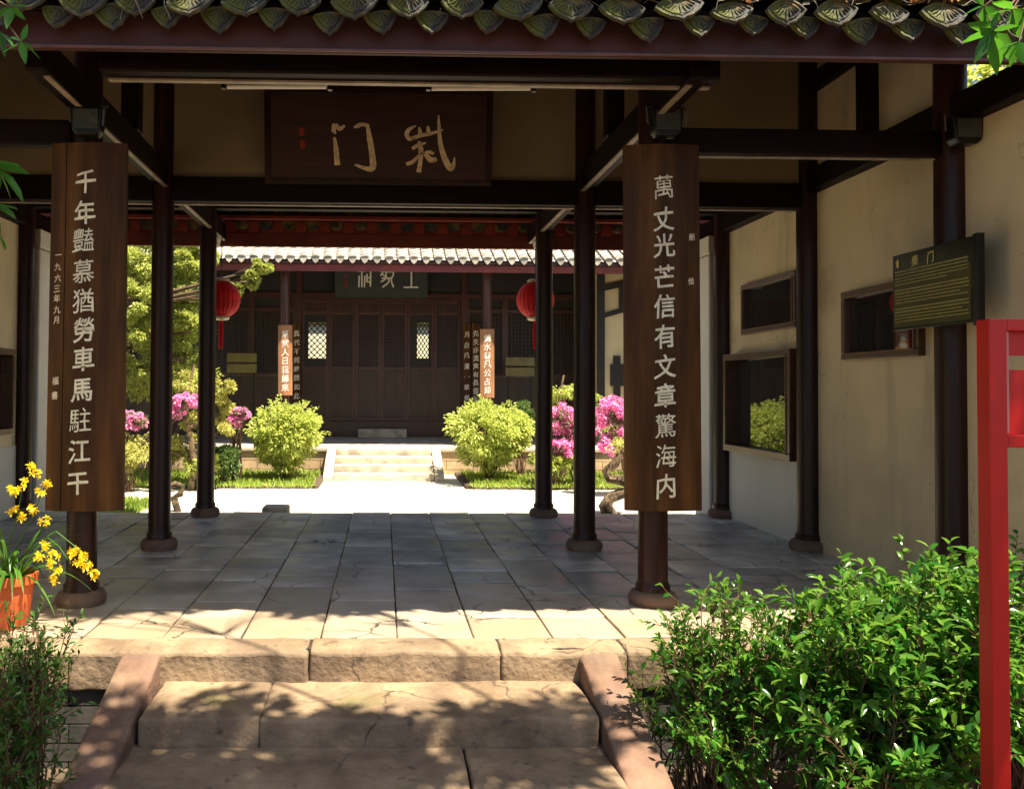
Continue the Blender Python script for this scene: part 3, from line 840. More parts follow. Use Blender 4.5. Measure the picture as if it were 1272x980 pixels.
# fluorescent tubes under the eave purlin
for (ua, ub, v, lab) in ((278, 410, 108, 'white fluorescent tube under the eave purlin, above the left half of the dark plaque'), (532, 663, 110, 'white fluorescent tube under the eave purlin, above the right end of the dark plaque')):
    a, b = at(ua, v, 4.60), at(ub, v, 4.60)
    t = thing('tube_lamp', lab, 'tube lamp', tuple((a + b) / 2), 'fluorescent tubes under the front eave')
    obj('tube', MB().tube([a + Vector((.02, 0, 0)), b - Vector((.02, 0, 0))], .014, 10), tube_m, t, smooth=True)
    obj('fixture', MB().box(a.x, b.x, a.y - .012, a.y + .014, a.z + .0145, a.z + .03), metal_m, t, bevel=.003)
    for q in (a, b): obj('end_cap', MB().box(q.x - .012, q.x + .012, a.y - .014, a.y + .014, a.z - .013, a.z + .012), metal_m, t)

# ------------------------------------------------------------------ framed windows on the side walls
def wall_window(name, label, x, s, ya, yb, za, zb, group, fr=.055):
    """frame on a side wall plane x, facing s"""
    t = thing(name, label, 'wall window', (x, (ya + yb) / 2, za), group)
    dp = .130 if fr > .06 else .05; fx = (x, x + s * dp); x0, x1 = min(fx), max(fx)
    obj('frame', MB().box(x0, x1, ya, yb, za, za + fr).box(x0, x1, ya, yb, zb - fr, zb).box(x0, x1, ya, ya + fr, za + fr + .001, zb - fr - .001).box(x0, x1, yb - fr, yb, za + fr + .001, zb - fr - .001), frame_m, t, bevel=.006)
    n_, f_ = x + s * (dp - .012), x + s * .006
    obj('glass', MB().prism([(n_, ya + fr, za + fr), (f_, yb - fr, za + fr), (f_, yb - fr, zb - fr), (n_, ya + fr, zb - fr)], (-s * .004, 0, 0)), glass_m, t)
    xi = (x + s * (dp + .001), x + s * (dp + .008))
    w = .010; a_, b_, c_, d_ = ya + fr - .011, yb - fr + .011, za + fr - .011, zb - fr + .011
    obj('bead', MB().box(min(xi), max(xi), a_, b_, c_, c_ + w).box(min(xi), max(xi), a_, b_, d_ - w, d_).box(min(xi), max(xi), a_, a_ + w, c_ + w, d_ - w).box(min(xi), max(xi), b_ - w, b_, c_ + w, d_ - w), bead_m, t)
xw = RX + .03
def yw(u): return xw / ((u - VPX) / 1000)
wall_window('wall_window', 'small framed window high on the right wall, above the window that reflects pink flowers', xw, -1, yw(1000), yw(930), 1.92, 2.43, 'framed windows on the side walls')
wall_window('wall_window', 'large framed window low on the right wall that reflects pink and yellow flowers', xw, -1, yw(1004), yw(917), .735, 1.73, 'framed windows on the side walls', .065)
wall_window('wall_window', 'framed window on the right wall half hidden behind the dark wall sign', xw, -1, yw(1160), yw(1059), 1.60, 2.14, 'framed windows on the side walls')
xw = LX - .03
wall_window('wall_window', 'small framed window high on the left wall at the edge of the picture', xw, 1, 7.0, 8.02, 1.92, 2.55, 'framed windows on the side walls')
wall_window('wall_window', 'large framed window low on the left wall at the edge of the picture', xw, 1, 7.0, 8.22, .87, 1.73, 'framed windows on the side walls', .065)

# ------------------------------------------------------------------ sign on the right wall
def signboard():
    X = 3.50; ya, yb, za, zb = 4.70, 5.46, 1.77, 2.285
    t = thing('wall_sign', 'black information sign with small yellow text beside the rightmost column', 'information sign', (X, 5.08, za))
    obj('panel', MB().box(X, X + .03, ya, yb, za, zb), sign_m, t, bevel=.004)
    obj('olive_panel', MB().box(X - .0022, X - .0001, ya + .02, yb - .012, za + .02, zb - .15), mat('olive_tone', (.055, .050, .010), .3, .3, 5, 0), t)  # olive tone over the lower part of the sign
    obj('border', MB().box(X - .006, X + .036, ya - .045, ya - .001, za - .02, zb + .01), metal_m, t, bevel=.003)
    obj('mounting_bar', MB().box(X + .031, 3.6, 5.05, 5.10, za + .1, za + .14).box(X + .031, 3.6, 5.05, 5.10, zb - .14, zb - .1), metal_m, t)
    k = MB()
    ux, uz_ = Vector((0, -1, 0)), Vector((0, 0, 1)); xx_ = X - .0045
    def w(ch, y, z, s): write(k, ch, Vector((xx_, y, z)), ux, uz_, s, 1.0, 0)
    w('柴', 5.22, zb - .066, .075); w('门', 5.07, zb - .066, .075)
    k2 = MB()
    k2.lathe([(0.001, 0), (.018, .01), (.012, .025), (.02, .04), (.001, .06)], (0, 0, 0), 8); k2.xf(Matrix.Translation((xx_, 5.40, zb - .09)) @ Matrix.Diagonal((.08, 1, 1, 1)))
    k.add(k2.v, k2.f)
    z = zb - .125; r = random.Random(5); row = 0
    while z > za + .03:
        end = ya + .04 + (r.uniform(0, .25) if row % 5 == 4 else 0)
        y = yb - .03
        h = .011 if row % 6 < 2 else .008
        if row % 6 != 5:
            while y > end:
                g_ = r.uniform(.006, .011)
                for q in range(3):
                    zz = z + r.uniform(0, h * .7); k.box(xx_, xx_ + .002, y - g_, y - r.uniform(0, .004), zz, zz + .0018)
                k.box(xx_, xx_ + .002, y - g_ * .6, y - g_ * .6 + .0018, z, z + h)
                y -= g_ + .003
        z -= .021; row += 1
    obj('text', k, signtext_m, t)
signboard()

# ------------------------------------------------------------------ red lanterns under the back eave
def lantern(label, u, v):
    a = at(u, v, 9.0)
    a.z -= .005; t = thing('red_lantern', label, 'lantern', tuple(a), 'red lanterns under the back eave')
    k = MB(); n = 48; prof = []
    for i in range(15):
        th_ = math.pi * (.10 + .80 * i / 14); prof.append((.212 * math.sin(th_), .212 * math.cos(th_)))
    b = 0
    for r, z in prof:
        for q in range(n):
            an = 2 * math.pi * q / n; rr = r * (1 - .025 * (q % 2 == 0) - .0)
            k.v.append((rr * math.cos(an), rr * math.sin(an), z))
    for i in range(len(prof) - 1):
        for q in range(n):
            q2 = (q + 1) % n; k.f.append((i * n + q, (i + 1) * n + q, (i + 1) * n + q2, i * n + q2))
    obj('silk_body', k, lantern_m, t, loc=(0, 0, 0))
    k = MB().lathe([(.09, -.022), (.095, 0), (.07, .018)], (0, 0, .215), 20).lathe([(.07, -.018), (.095, 0), (.09, .022)], (0, 0, -.215), 20); k.smooth = True
    obj('cap', k, gold_m, t, loc=(0, 0, 0))
    k = MB()
    for i in range(26):
        an = 2 * math.pi * i / 26; k.tube([(.02 * math.cos(an), .02 * math.sin(an), -.24), (.028 * math.cos(an), .028 * math.sin(an), -.36), (.022 * math.cos(an), .022 * math.sin(an), -.52 - random.random() * .04)], .003, 4)
    obj('tassel', k, lantern_m, t, loc=(0, 0, 0))
    obj('cord', MB().tube([(0, 0, .23), (0, 0, 3.04 - a.z)], .006, 6), metal_m, t, loc=(0, 0, 0))
lantern('round red lantern beside the left back column', 275, 371)
lantern('round red lantern beside the right back column', 665, 372)

# ------------------------------------------------------------------ red sign frame at the right edge
Yr = 2.55
A_ = at(1229, 396, Yr); B2 = at(1251, 396, Yr)
rfz = A_.z; xL, xR = A_.x + .01, B2.x
rd = thing('red_sign_frame', 'bright red painted steel frame standing at the right edge of the picture', 'sign frame', (xL, Yr, -.62))
obj('post', MB().box(xL - .01, xR, Yr, Yr + .06, -.66, rfz), red_m, rd, bevel=.004)
def zr(v): return at(1255, v, Yr).z
obj('top_rail', MB().box(xR + .001, xR + .9, Yr + .002, Yr + .058, zr(411), rfz), red_m, rd, bevel=.003)
obj('upper_panel', MB().box(xR + .001, xR + .9, Yr + .035, Yr + .05, zr(441), zr(411) - .001), red_m, rd)
obj('side_strip', MB().box(xR + .001, xR + .012, Yr + .01, Yr + .034, zr(538), zr(411) - .002), mat('pale_pink_edge', (.55, .25, .22), .5, .1), rd)
obj('lower_panel', MB().box(xR + .001, xR + .9, Yr + .035, Yr + .05, zr(540), zr(459)), red_m, rd)
obj('middle_rail', MB().box(xR + .001, xR + .9, Yr + .002, Yr + .058, zr(556), zr(540) - .001), red_m, rd, bevel=.003)
obj('post', MB().box(xR + .901, xR + .99, Yr, Yr + .06, -.66, rfz), red_m, rd, bevel=.004)

# ================================================================== FAR HALL
HZ = .23; HA = 15.4; HD = 19.0
hall = thing('memorial_hall', 'long dark wooden hall with lattice doors across the bright courtyard', 'hall', (0, 18, HZ))
k = MB()
for (xa, xb) in ((-7.5, 7.6),):
    k.box(xa, xb, HA + .002, 23, cz - .1, HZ - .082)
obj('plinth', k, plinth_m, hall)
k = MB()
x = -7.6
while x < 7.6:
    k.stone(x, x + 1.19, HA - .06, HA + .6, HZ - .08, HZ, r=.015, amp=.003, res=.3, seed=x); x += 1.2
obj('plinth_edge', k, stair_m, hall)
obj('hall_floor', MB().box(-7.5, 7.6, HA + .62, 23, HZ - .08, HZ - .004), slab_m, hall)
k = MB(); z = HZ - .085; r_ = 0
while z > cz - .03:
    x = -7.5 - (r_ % 2) * .3
    while x < 7.5: k.box(x + .006, x + .594, HA - .018, HA - .001, max(z - .16, cz - .05) + .006, z); x += .6
    z -= .165; r_ += 1
obj('plinth_face', k, plinth_m, hall)
# eave columns
HC = [-6.1, -1.97, 2.04, 6.1]; HY = 15.95
for x in HC:
    k = MB().lathe([(.13, 0), (.135, .06), (.10, .1), (.098, 2.0), (.095, 3.6)], (x, HY, HZ), 20); k.smooth = True
    obj('column', k, door_m, hall)
# eave beam and bracket beams
obj('eave_beam', MB().box(-7.6, 7.6, HY - .06, HY + .06, 3.80, 4.00), door_m, hall)
zE = at(500, 338, 15.5).z
obj('fascia', MB().box(-7.9, 7.9, 15.46, 15.50, zE, zE + .13), mat('dull_red_fascia', (.16, .03, .028), .5, .25, 3), hall)
# roof
k = MB().prism([(-7.9, 15.42, zE + .14), (-7.9, 19.6, zE + 2.25), (-7.9, 23.2, zE + .5), (-7.9, 23.2, zE + .55), (-7.9, 19.6, zE + 2.32), (-7.9, 15.42, zE + .19)], (15.8, 0, 0))
hroof = obj('roof', k, door_m, hall)
k = MB(); slope_tiles(k, 15.36, zE + .20, 19.6, zE + 2.33, -7.9, 7.9, .235, .085, .17); k.smooth = True
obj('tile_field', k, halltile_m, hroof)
k = MB()
x = -7.9
while x < 7.9:
    k.prism([(x - .09, 15.34, zE + .26), (x - .05, 15.34, zE + .30), (x + .05, 15.34, zE + .30), (x + .09, 15.34, zE + .26), (x + .045, 15.34, zE + .17), (x, 15.34, zE + .13), (x - .045, 15.34, zE + .17)], (0, .02, 0)); x += .235
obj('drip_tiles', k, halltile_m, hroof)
# door wall
LZ = at(475, 371, HD).z; SZ = at(475, 523, HD).z
lu_ = [374.7, 408.5, 441.5, 473.5, 506, 539, 572]
obj('lintel', MB().box(-7.4, 7.5, HD - .06, HD + .06, LZ, LZ + .12), door_m, hall)
obj('transom_wall', MB().box(-7.4, 7.5, HD, HD + .05, LZ + .121, 4.4), dark_m, hall)
obj('threshold', MB().box(at(374, 500, HD).x, at(572, 500, HD).x, HD - .08, HD + .06, HZ, SZ), door_m, hall, bevel=.01)
def lattice(k, x0, x1, y, z0, z1, nx_, nz_, w=.012):
    for i in range(nx_ + 1):
        x = x0 + (x1 - x0) * i / nx_; k.box(x - w / 2, x + w / 2, y, y + .02, z0, z1)
    for j in range(nz_ + 1):
        z = z0 + (z1 - z0) * j / nz_; k.box(x0, x1, y + .003, y + .017, z - w / 2, z + w / 2)
def flower_lattice(k, x0, x1, y, z0, z1, nx_, nz_):
    cw, ch = (x1 - x0) / nx_, (z1 - z0) / nz_
    for i in range(nx_):
        for j in range(nz_):
            cx_, cz_ = x0 + (i + .5) * cw, z0 + (j + .5) * ch
            ring = [(cx_ + cw * .40 * math.cos(t) * (1 + .22 * math.cos(4 * t)), y + .012, cz_ + ch * .40 * math.sin(t) * (1 + .22 * math.cos(4 * t))) for t in np.linspace(0, 2 * math.pi, 17)]
            k.tube(ring, .010, 4, False)
            k.box(cx_ - .012, cx_ + .012, y, y + .024, cz_ - ch * .5, cz_ - ch * .33).box(cx_ - .012, cx_ + .012, y, y + .024, cz_ + ch * .33, cz_ + ch * .5)
            k.box(cx_ - cw * .5, cx_ - cw * .33, y, y + .024, cz_ - .012, cz_ + .012).box(cx_ + cw * .33, cx_ + cw * .5, y, y + .024, cz_ - .012, cz_ + .012)
def leaf_door(xa, xb, open_, za, zb, y=HD):
    t = obj('door_leaf', MB().box(xa + .001, xa + .07, y - .03, y + .03, za, zb).box(xb - .07, xb - .001, y - .03, y + .03, za, zb)
            .box(xa + .07, xb - .07, y - .028, y + .028, zb - .10, zb).box(xa + .07, xb - .07, y - .028, y + .028, za, za + .09)
            .box(xa + .07, xb - .07, y - .028, y + .028, za + 1.19, za + 1.28).box(xa + .07, xb - .07, y - .028, y + .028, zb - .38, zb - .30), door_m, hall, bevel=.006)
    obj('astragal', MB().box(xb - .02, xb + .02, y + .031, y + .05, za, zb), dark_m, t)
    obj('lower_panel', MB().box(xa + .07, xb - .07, y - .008, y + .008, za + .09, za + 1.19), doorpanel_m, t)
    obj('top_panel', MB().box(xa + .07, xb - .07, y - .008, y + .008, zb - .30, zb - .10), doorpanel_m, t)
    k = MB()
    z0, z1 = za + 1.28, zb - .38
    if open_:
        xo0, xo1, zo0, zo1 = open_
        flower_lattice(k, xo0, xo1, y - .01, zo0, zo1, 3, 6)
        k.box(xa + .07, xo0, y - .008, y + .008, z0, z1).box(xo1, xb - .07, y - .008, y + .008, z0, z1)
        k.box(xo0, xo1, y - .008, y + .008, z0, zo0).box(xo0, xo1, y - .008, y + .008, zo1, z1)
        obj('lattice', k, dark_m, t)
    else:
        lattice(k, xa + .07, xb - .07, y - .012, z0, z1, 7, 18)
        obj('lattice', k, door_m, t)
        obj('interior_shade_sheet', MB().box(xa + .07, xb - .07, y + .012, y + .02, z0, z1), dark_m, t)  # dark sheet standing in for the shade inside the hall
for i in range(6):
    a, b = at(lu_[i], 450, HD).x, at(lu_[i + 1], 450, HD).x
    op = None
    if i == 0: op = (at(383, 450, HD).x, at(405, 450, HD).x, at(390, 445, HD).z, at(390, 401, HD).z)
    if i == 4: op = (at(518, 450, HD).x, at(532, 450, HD).x, at(525, 445, HD).z, at(525, 401, HD).z)
    leaf_door(a, b, op, SZ, LZ)
# side bays: jamb posts, sill panels and lattice windows
def side_bay(x0, x1):
    n = max(2, round((x1 - x0) / .95)); w = (x1 - x0) / n
    obj('sill_panel', MB().box(x0, x1, HD - .01, HD + .02, HZ, SZ + 1.05), doorpanel_m, hall)
    obj('sill_rail', MB().box(x0, x1, HD - .05, HD + .04, SZ + 1.051, SZ + 1.13), door_m, hall)
    for i in range(n):
        a, b = x0 + i * w, x0 + (i + 1) * w
        t = obj('window', MB().box(a, a + .07, HD - .04, HD + .04, SZ + 1.131, LZ).box(b - .07, b - .001, HD - .04, HD + .04, SZ + 1.131, LZ)
                .box(a + .07, b - .07, HD - .035, HD + .035, LZ - .32, LZ - .24), door_m, hall)
        k = MB(); lattice(k, a + .07, b - .07, HD - .012, SZ + 1.131, LZ - .32, 9, 16); obj('lattice', k, door_m, t)
        obj('interior_shade_sheet', MB().box(a + .07, b - .07, HD + .012, HD + .02, SZ + 1.131, LZ), dark_m, t)  # dark sheet painting the unlit interior behind the window
xa, xb = at(lu_[0], 450, HD).x, at(lu_[6], 450, HD).x
obj('jamb', MB().box(xa - .14, xa - .001, HD - .07, HD + .07, HZ, 4.3), door_m, hall)
obj('jamb', MB().box(xb + .001, xb + .14, HD - .07, HD + .07, HZ, 4.3), door_m, hall)
side_bay(-7.3, xa - .14); side_bay(xb + .14, 5.6)
obj('end_wall', MB().box(-7.5, -7.3, HY, 23, HZ, 4.2), plaster, hall)
obj('end_wall', MB().box(5.6, 5.75, HY + 1.2, 23, HZ, 4.2), dark_m, hall)
# stone block before the threshold
a = at(445, 541, HD - .3); b = at(505, 531, HD - .3)
tag(obj('stone_step', MB().stone(a.x, b.x, HD - .55, HD - .1, HZ - .002, HZ + .20, r=.015, amp=.003, res=.1), stair_m), 'low grey stone block step in front of the hall doors', 'step')

# hall stairs
hs_ = thing('stone_steps', 'sunlit stone stairs with side slabs rising to the far hall', 'steps', (0, 14.8, cz))
xl, xr = at(414, 596, 14.3).x, at(540, 596, 14.3).x
for i in range(4):
    k = MB().stone(xl + .002, xr - .002, 14.25 + .3 * i, 14.62 + .3 * i, cz - .02 if i == 0 else cz + .1275 * i - .03, cz + .1275 * (i + 1), r=.015, amp=.004, res=.12, seed=i * 7)
    obj('tread', k, stair_m, hs_)
for (a, b) in ((at(401, 596, 14.2).x, xl), (xr, at(552, 596, 14.2).x)):
    k = MB().prism([(a, 14.15, cz - .05), (a, 15.42, cz - .05), (a, 15.42, HZ + .01), (a, 15.30, HZ + .01), (a, 14.15, cz + .08)], (b - a, 0, 0)); obj('side_slab', k, stair_m, hs_, bevel=.01)

# hall plaque in seal script
pz0, pz1 = at(475, 371, 18.6).z, at(475, 320, 18.4).z
hx0, hx1 = at(416, 350, 18.6).x, at(531, 350, 18.6).x
hp = thing('name_plaque', 'black plaque with white seal script characters above the far hall doors', 'plaque', ((hx0 + hx1) / 2, 18.6, pz0))
obj('panel', MB().box(hx0, hx1, 18.6, 18.64, pz0, pz1), mat('slate_plaque', (.035, .042, .045), .5, .2, 4), hp)
obj('frame', MB().box(hx0 - .05, hx1 + .05, 18.58, 18.65, pz0 - .05, pz0 - .001), door_m, hp)
k = MB()
PH = lambda u, v: at(u, v, 18.592)
Z5 = lambda L: [(250 + a / 3.77, 300 + b / 3.77) for a, b in L]
def S5(L, w=7): stroke(k, Z5(L), [w / 3.77] * len(L), PH)

S5([(948, 215), (1016, 215)]); S5([(952, 112), (1014, 112)]); S5([(984, 112), (984, 215)])
obj('character', k, textwhite_m, hp); k = MB()
S5([(862, 112), (848, 150), (838, 160)]); S5([(840, 142), (892, 142)]); S5([(850, 155), (880, 185), (848, 215)]); S5([(885, 120), (900, 150), (890, 180), (900, 215)]); S5([(866, 142), (862, 175), (840, 190)]); S5([(845, 172), (888, 172)])
obj('character', k, textwhite_m, hp); k = MB()
S5([(736, 140), (766, 140)]); S5([(740, 160), (738, 215)]); S5([(752, 140), (752, 215)]); S5([(766, 160), (764, 215)]); S5([(775, 138), (792, 138), (792, 212)]); S5([(776, 150), (776, 190)]); S5([(776, 170), (792, 170)]); S5([(736, 118), (766, 118)]); S5([(776, 190), (790, 190)])
obj('character', k, textwhite_m, hp)
k = MB()
for v_ in (165, 190, 212): stroke(k, Z5([(672, v_ - 6), (682, v_ - 5), (680, v_ + 5), (672, v_ + 5)]), [1, 1.3, 1, 1], PH)
obj('red_seal', k, seal_m, hp)

# hall couplets
def far_board(label, ul, ur, vt, vb, Y, chars, m, u2=None):
    n = len(chars); tops = [((ul + ur) / 2, vt + (vb - vt) * (.07 + .88 * (i + .5) / n)) for i in range(n)]
    t = couplet('couplet_board', label, (ul, ur, vt, ul, ur, vb), Y, chars, tops, min((vb - vt) / n * .8, (ur - ul) * .8), m, textwhite_m, 'couplet boards on the far hall', curve=.02 if Y < 17 else .008)
    return t
far_board('sunlit orange board of seven characters on the left column of the far hall', 345.5, 363, 404, 491, 15.80, '草堂人日我歸來', hallboard_m)
far_board('sunlit orange board of seven characters on the right column of the far hall', 596.5, 614, 409, 494, 15.80, '錦水春風公占却', hallboard_m)
far_board('narrow dark board of small white characters just right of the hall\'s left orange board', 363.5, 373.5, 402, 502, 18.82, '異代不同時問如此', board_m)
far_board('narrow dark board of small white characters touching the hall\'s right orange board', 586, 596, 402, 506, 18.82, '先生亦流寓有長留天', board_m)
far_board('dark red board with seven white characters at the right edge of the hall doors', 575, 584.5, 402, 506, 18.84, '月白風清一草堂', board_m)

# yellowish notice boards on the hall's side bays
for (ua, ub, va, vb, lab) in ((282, 319, 439, 463, 'yellowish notice board before the left lattice windows of the hall'), (628, 664, 444, 467, 'yellowish notice board before the right lattice windows of the hall')):
    Y = 18.2; a, b = at(ua, vb, Y), at(ub, va, Y)
    t = thing('notice_board', lab, 'notice board', (a.x, Y, HZ), 'notice boards before the hall windows')
    nm = mat('olive_notice', (.16, .14, .045), .3, .2, 4, 0)
    h = (b.z - a.z)
    obj('panel', MB().box(a.x, b.x, Y, Y + .03, a.z, a.z + h * .45).box(a.x, b.x, Y, Y + .03, a.z + h * .55, b.z), nm, t)
    for x in (a.x + .05, b.x - .09): obj('leg', MB().box(x, x + .04, Y + .031, Y + .06, HZ - .004, b.z), metal_m, t)

# flower beds, garden wall and side house
k = MB()
for (xa, xb) in ((-9, -1.05), (1.35, 9)):
    k.stone(xa, xb, 13.15, 15.34, cz - .08, cz + .06, r=.03, amp=.01, res=.3, seed=xa)
tag(obj('flower_bed', k, soil), kind='structure')

def house():
    t = thing('side_house', 'cream walled timber framed house standing to the right of the hall', 'house', (7.0, 16, cz))
    x0 = at(749, 420, 16.6).x
    obj('wall', MB().box(x0, x0 + 5, 16.6, 22, cz, 4.6), mat('pale_yellow_wall', (.66, .56, .36), .8, .06, 2), t)
    tm = metal_m
    def tb(u0, v0, u1, v1, w=.14, d=.04):
        a, b = at(u0, v0, 16.58), at(u1, v1, 16.58)
        dd = (b - a).normalized(); n_ = Vector((-dd.z, 0, dd.x)) * w / 2
        obj('timber', MB().prism([tuple(a + n_), tuple(a - n_), tuple(b - n_), tuple(b + n_)], (0, -d, 0)), dark_m, t)
    tb(746, 330, 746, 520, .16); tb(750, 392, 800, 378, .10, .045); tb(750, 358, 800, 347, .12, .045); tb(771, 357, 771, 386, .08, .05)
    tb(766, 442, 766, 500, .14); tb(758, 466, 785, 466, .45, .06)
    obj('roof', MB().prism([(x0 - .5, 16.0, 4.3), (x0 + 5.4, 16.0, 4.3), (x0 + 5.4, 19.3, 6.3), (x0 - .5, 19.3, 6.3)], (0, .08, .12)), halltile_m, t)
house()
gw = thing('garden_wall', 'low white garden wall with dark coping behind the left trees', 'wall', (-9, 17.5, cz))
obj('wall', MB().box(-16, -7.6, 17.4, 17.6, cz, 2.1), plaster_w, gw); obj('coping', MB().box(-16, -7.6, 17.3, 17.7, 2.101, 2.25), tile_m, gw)
gw = thing('garden_wall', 'pale garden wall seen through the hall lattice openings', 'wall', (0, 27, cz))
obj('wall', MB().box(-9, 9, 25.5, 25.7, cz, 3.4), mat('sunny_cream_wall', (.86, .86, .62), .8, .1, 3), gw); obj('coping', MB().box(-9, 9, 25.4, 25.8, 3.401, 3.55), tile_m, gw)

# ================================================================== PLANTS
def stems(mb, base, tips, r0=.012, n=5, wig=.04, r1=.0025):
    for t_ in tips:
        b = Vector(base) + Vector((random.uniform(-.06, .06), random.uniform(-.06, .06), 0)); t_ = Vector(t_)
        pts = []
        for i in range(n):
            s_ = i / (n - 1); p = b.lerp(t_, s_); p.x += (t_.x - b.x) * (s_ ** 1.6 - s_) * .5; p.y += (t_.y - b.y) * (s_ ** 1.6 - s_) * .5
            if 0 < i: p += Vector((random.uniform(-wig, wig), random.uniform(-wig, wig), 0))
            pts.append(p)
        mb.tube(pts, [r0 + (r1 - r0) * i / (n - 1) for i in range(n)], 5, False)

def leafy_shrub(name, label, cat, base, blobs_, nst, lmat, L, Wl, tw_per=14, lv_per=9, spread=.18, zfloor=-.55, fill=1.0):
    """near shrub: woody stems into the given ellipsoids, twigs at their ends, leaves set alternately along the twigs"""
    t = thing(name, label, cat, base)
    wood = MB(); P, D = [], []
    for (c, r, wgt) in blobs_:
        k = int(nst * wgt)
        for i in range(k):
            d = rng.normal(0, 1, 3); d /= np.linalg.norm(d); q = rng.uniform(.25, 1) ** .5
            tip = np.array(c) + d * q * np.array(r)
            if tip[2] < zfloor + .1: tip[2] = zfloor + .1 + random.random() * .2
            b = np.array([base[0] + (c[0] - base[0]) * .7 + random.uniform(-.18, .18), base[1] + (c[1] - base[1]) * .7 + random.uniform(-.12, .12), base[2]])
            mid = b + (tip - b) * .55 + rng.normal(0, .03, 3) ; mid[2] += .03
            wood.tube([tuple(b), tuple(mid), tuple(tip)], [.006, .004, .0018], 5, False)
            for j in range(tw_per):
                s_ = random.uniform(.45, 1.0)
                o2 = mid + (tip - mid) * max(0, (s_ - .45) / .55) if s_ > .5 else b + (mid - b) * (s_ / .5)
                dd = (tip - b) / np.linalg.norm(tip - b) * .6 + rng.normal(0, .55, 3) + np.array([0, 0, .35]); dd /= np.linalg.norm(dd)
                Lt = random.uniform(.5, 1.1) * spread
                e = o2 + dd * Lt
                wood.tube([tuple(o2), tuple(o2 + dd * Lt * .5 + rng.normal(0, .006, 3)), tuple(e)], [.0022, .0016, .001], 4, False)
                for l in range(lv_per):
                    if random.random() > fill: continue
                    s2 = .25 + .75 * l / (lv_per - 1)
                    sd = np.cross(dd, rng.normal(0, 1, 3)); sd /= (np.linalg.norm(sd) + 1e-6)
                    P.append(o2 + dd * Lt * s2); D.append(dd * .8 + sd * .9 * (1 if l % 2 else -1) + np.array([0, 0, .1]))
    P = np.array(P); D = np.array(D); n = len(P)
    obj('stems', wood, twig_m, t, smooth=True)
    sz = rng.uniform(.65, 1.2, n)
    leaves('foliage', P, D, L * sz, Wl * sz, lmat, t, .18, .22)
    return t

# big shrub at the lower right
def bx_(u, v, Y): return tuple(at(u, v, Y))
leafy_shrub('leafy_shrub', 'sparse twiggy shrub beside the right step slab in front of the column', 'shrub', (1.55, 3.75, -.6),
            [(bx_(905, 785, 3.75), (.36, .26, .24), .6), (bx_(850, 850, 3.7), (.26, .24, .26), .30), (bx_(930, 900, 3.6), (.36, .25, .30), .45)], 80, lf_near, .052, .022, 8, 7, .15, fill=.65)
leafy_shrub('leafy_shrub', 'dense glossy green shrub growing between the twiggy shrub and the red frame', 'shrub', (2.25, 3.55, -.6),
            [(bx_(1135, 775, 3.65), (.44, .30, .36), 1.0), (bx_(1020, 800, 3.55), (.32, .26, .24), .6), (bx_(1190, 800, 3.4), (.36, .28, .38), .7), (bx_(1090, 900, 3.4), (.45, .3, .34), .8)], 62, lf_near, .068, .028, 11, 8, .17, fill=.85)
leafy_shrub('leafy_shrub', 'green shrub at the right edge behind the red frame', 'shrub', (3.0, 3.7, -.6),
            [(bx_(1290, 800, 3.6), (.30, .30, .50), 1.0)], 50, lf_near, .055, .02, 10, 8, .17, fill=.85)
leafy_shrub('leafy_shrub', 'loose green shrub at the lower left corner under the flower pot', 'shrub', (-1.75, 3.65, -.6),
            [(bx_(25, 800, 3.8), (.24, .22, .16), .6), (bx_(20, 870, 3.6), (.22, .25, .22), .6), (bx_(25, 950, 3.4), (.25, .25, .25), .5)], 52, lf_left, .042, .017, 8, 7, .14, fill=.6)

# orchid in its pot
pt = atz(12, 768, 0.0); pt = Vector((pt.x, 4.62, 0))
pxc = at(12, 760, 4.62).x
orc = thing('potted_orchid', 'yellow flowering orchid in an orange pot beside the left front column', 'potted plant', (pxc, 4.62, 0))
k = MB().lathe([(.085, .0), (.10, .02), (.125, .24), (.145, .25), (.148, .30), (.128, .30), (.122, .26), (.02, .25)], (0, 0, 0), 32); k.smooth = True
obj('pot', k, terra_m, orc, loc=(0, 0, 0))
obj('soil', MB().lathe([(.115, .24), (.115, .262)], (0, 0, 0), 20), soil, orc, loc=(0, 0, 0))
k = MB()
for i in range(64):
    a = random.uniform(0, 2 * math.pi); L = random.uniform(.35, .62); up_ = random.uniform(.45, 1.0)
    d = Vector((math.cos(a), math.sin(a), 0)); s_ = Vector((-d.y, d.x, 0)); w = random.uniform(.007, .012)
    p0 = d * .04 + Vector((0, 0, .26)); b0 = len(k.v); n_ = 9
    for j in range(n_ + 1):
        t_ = j / n_; p = p0 + d * L * t_ * (1.15 - up_ * .6) + Vector((0, 0, 1)) * L * (t_ * up_ * 1.2 - t_ * t_ * .75 * (1.25 - up_ * .4)); ww = w * (1 - t_ ** 3)
        k.v += [tuple(p + s_ * ww + Vector((0, 0, .003))), tuple(p - s_ * ww + Vector((0, 0, .003))), ]
    for j in range(n_): k.f.append((b0 + 2 * j, b0 + 2 * j + 1, b0 + 2 * j + 3, b0 + 2 * j + 2))
obj('strap_leaves', k, lf_orch, orc, loc=(0, 0, 0))
spikes = [((12, 700), (42, 640), (62, 592), [(45, 590), (30, 600), (52, 612), (20, 612), (38, 582), (60, 600)]),
          ((18, 700), (60, 668), (88, 700), [(55, 645), (68, 688), (62, 700), (50, 690), (72, 706), (58, 678), (66, 718)]),
          ((20, 700), (70, 660), (115, 705), [(96, 682), (104, 690), (110, 700), (118, 712), (98, 698), (90, 684)]),
          ((5, 700), (22, 640), (30, 600), [(12, 610), (18, 632), (26, 640), (40, 632)])]
k = MB()
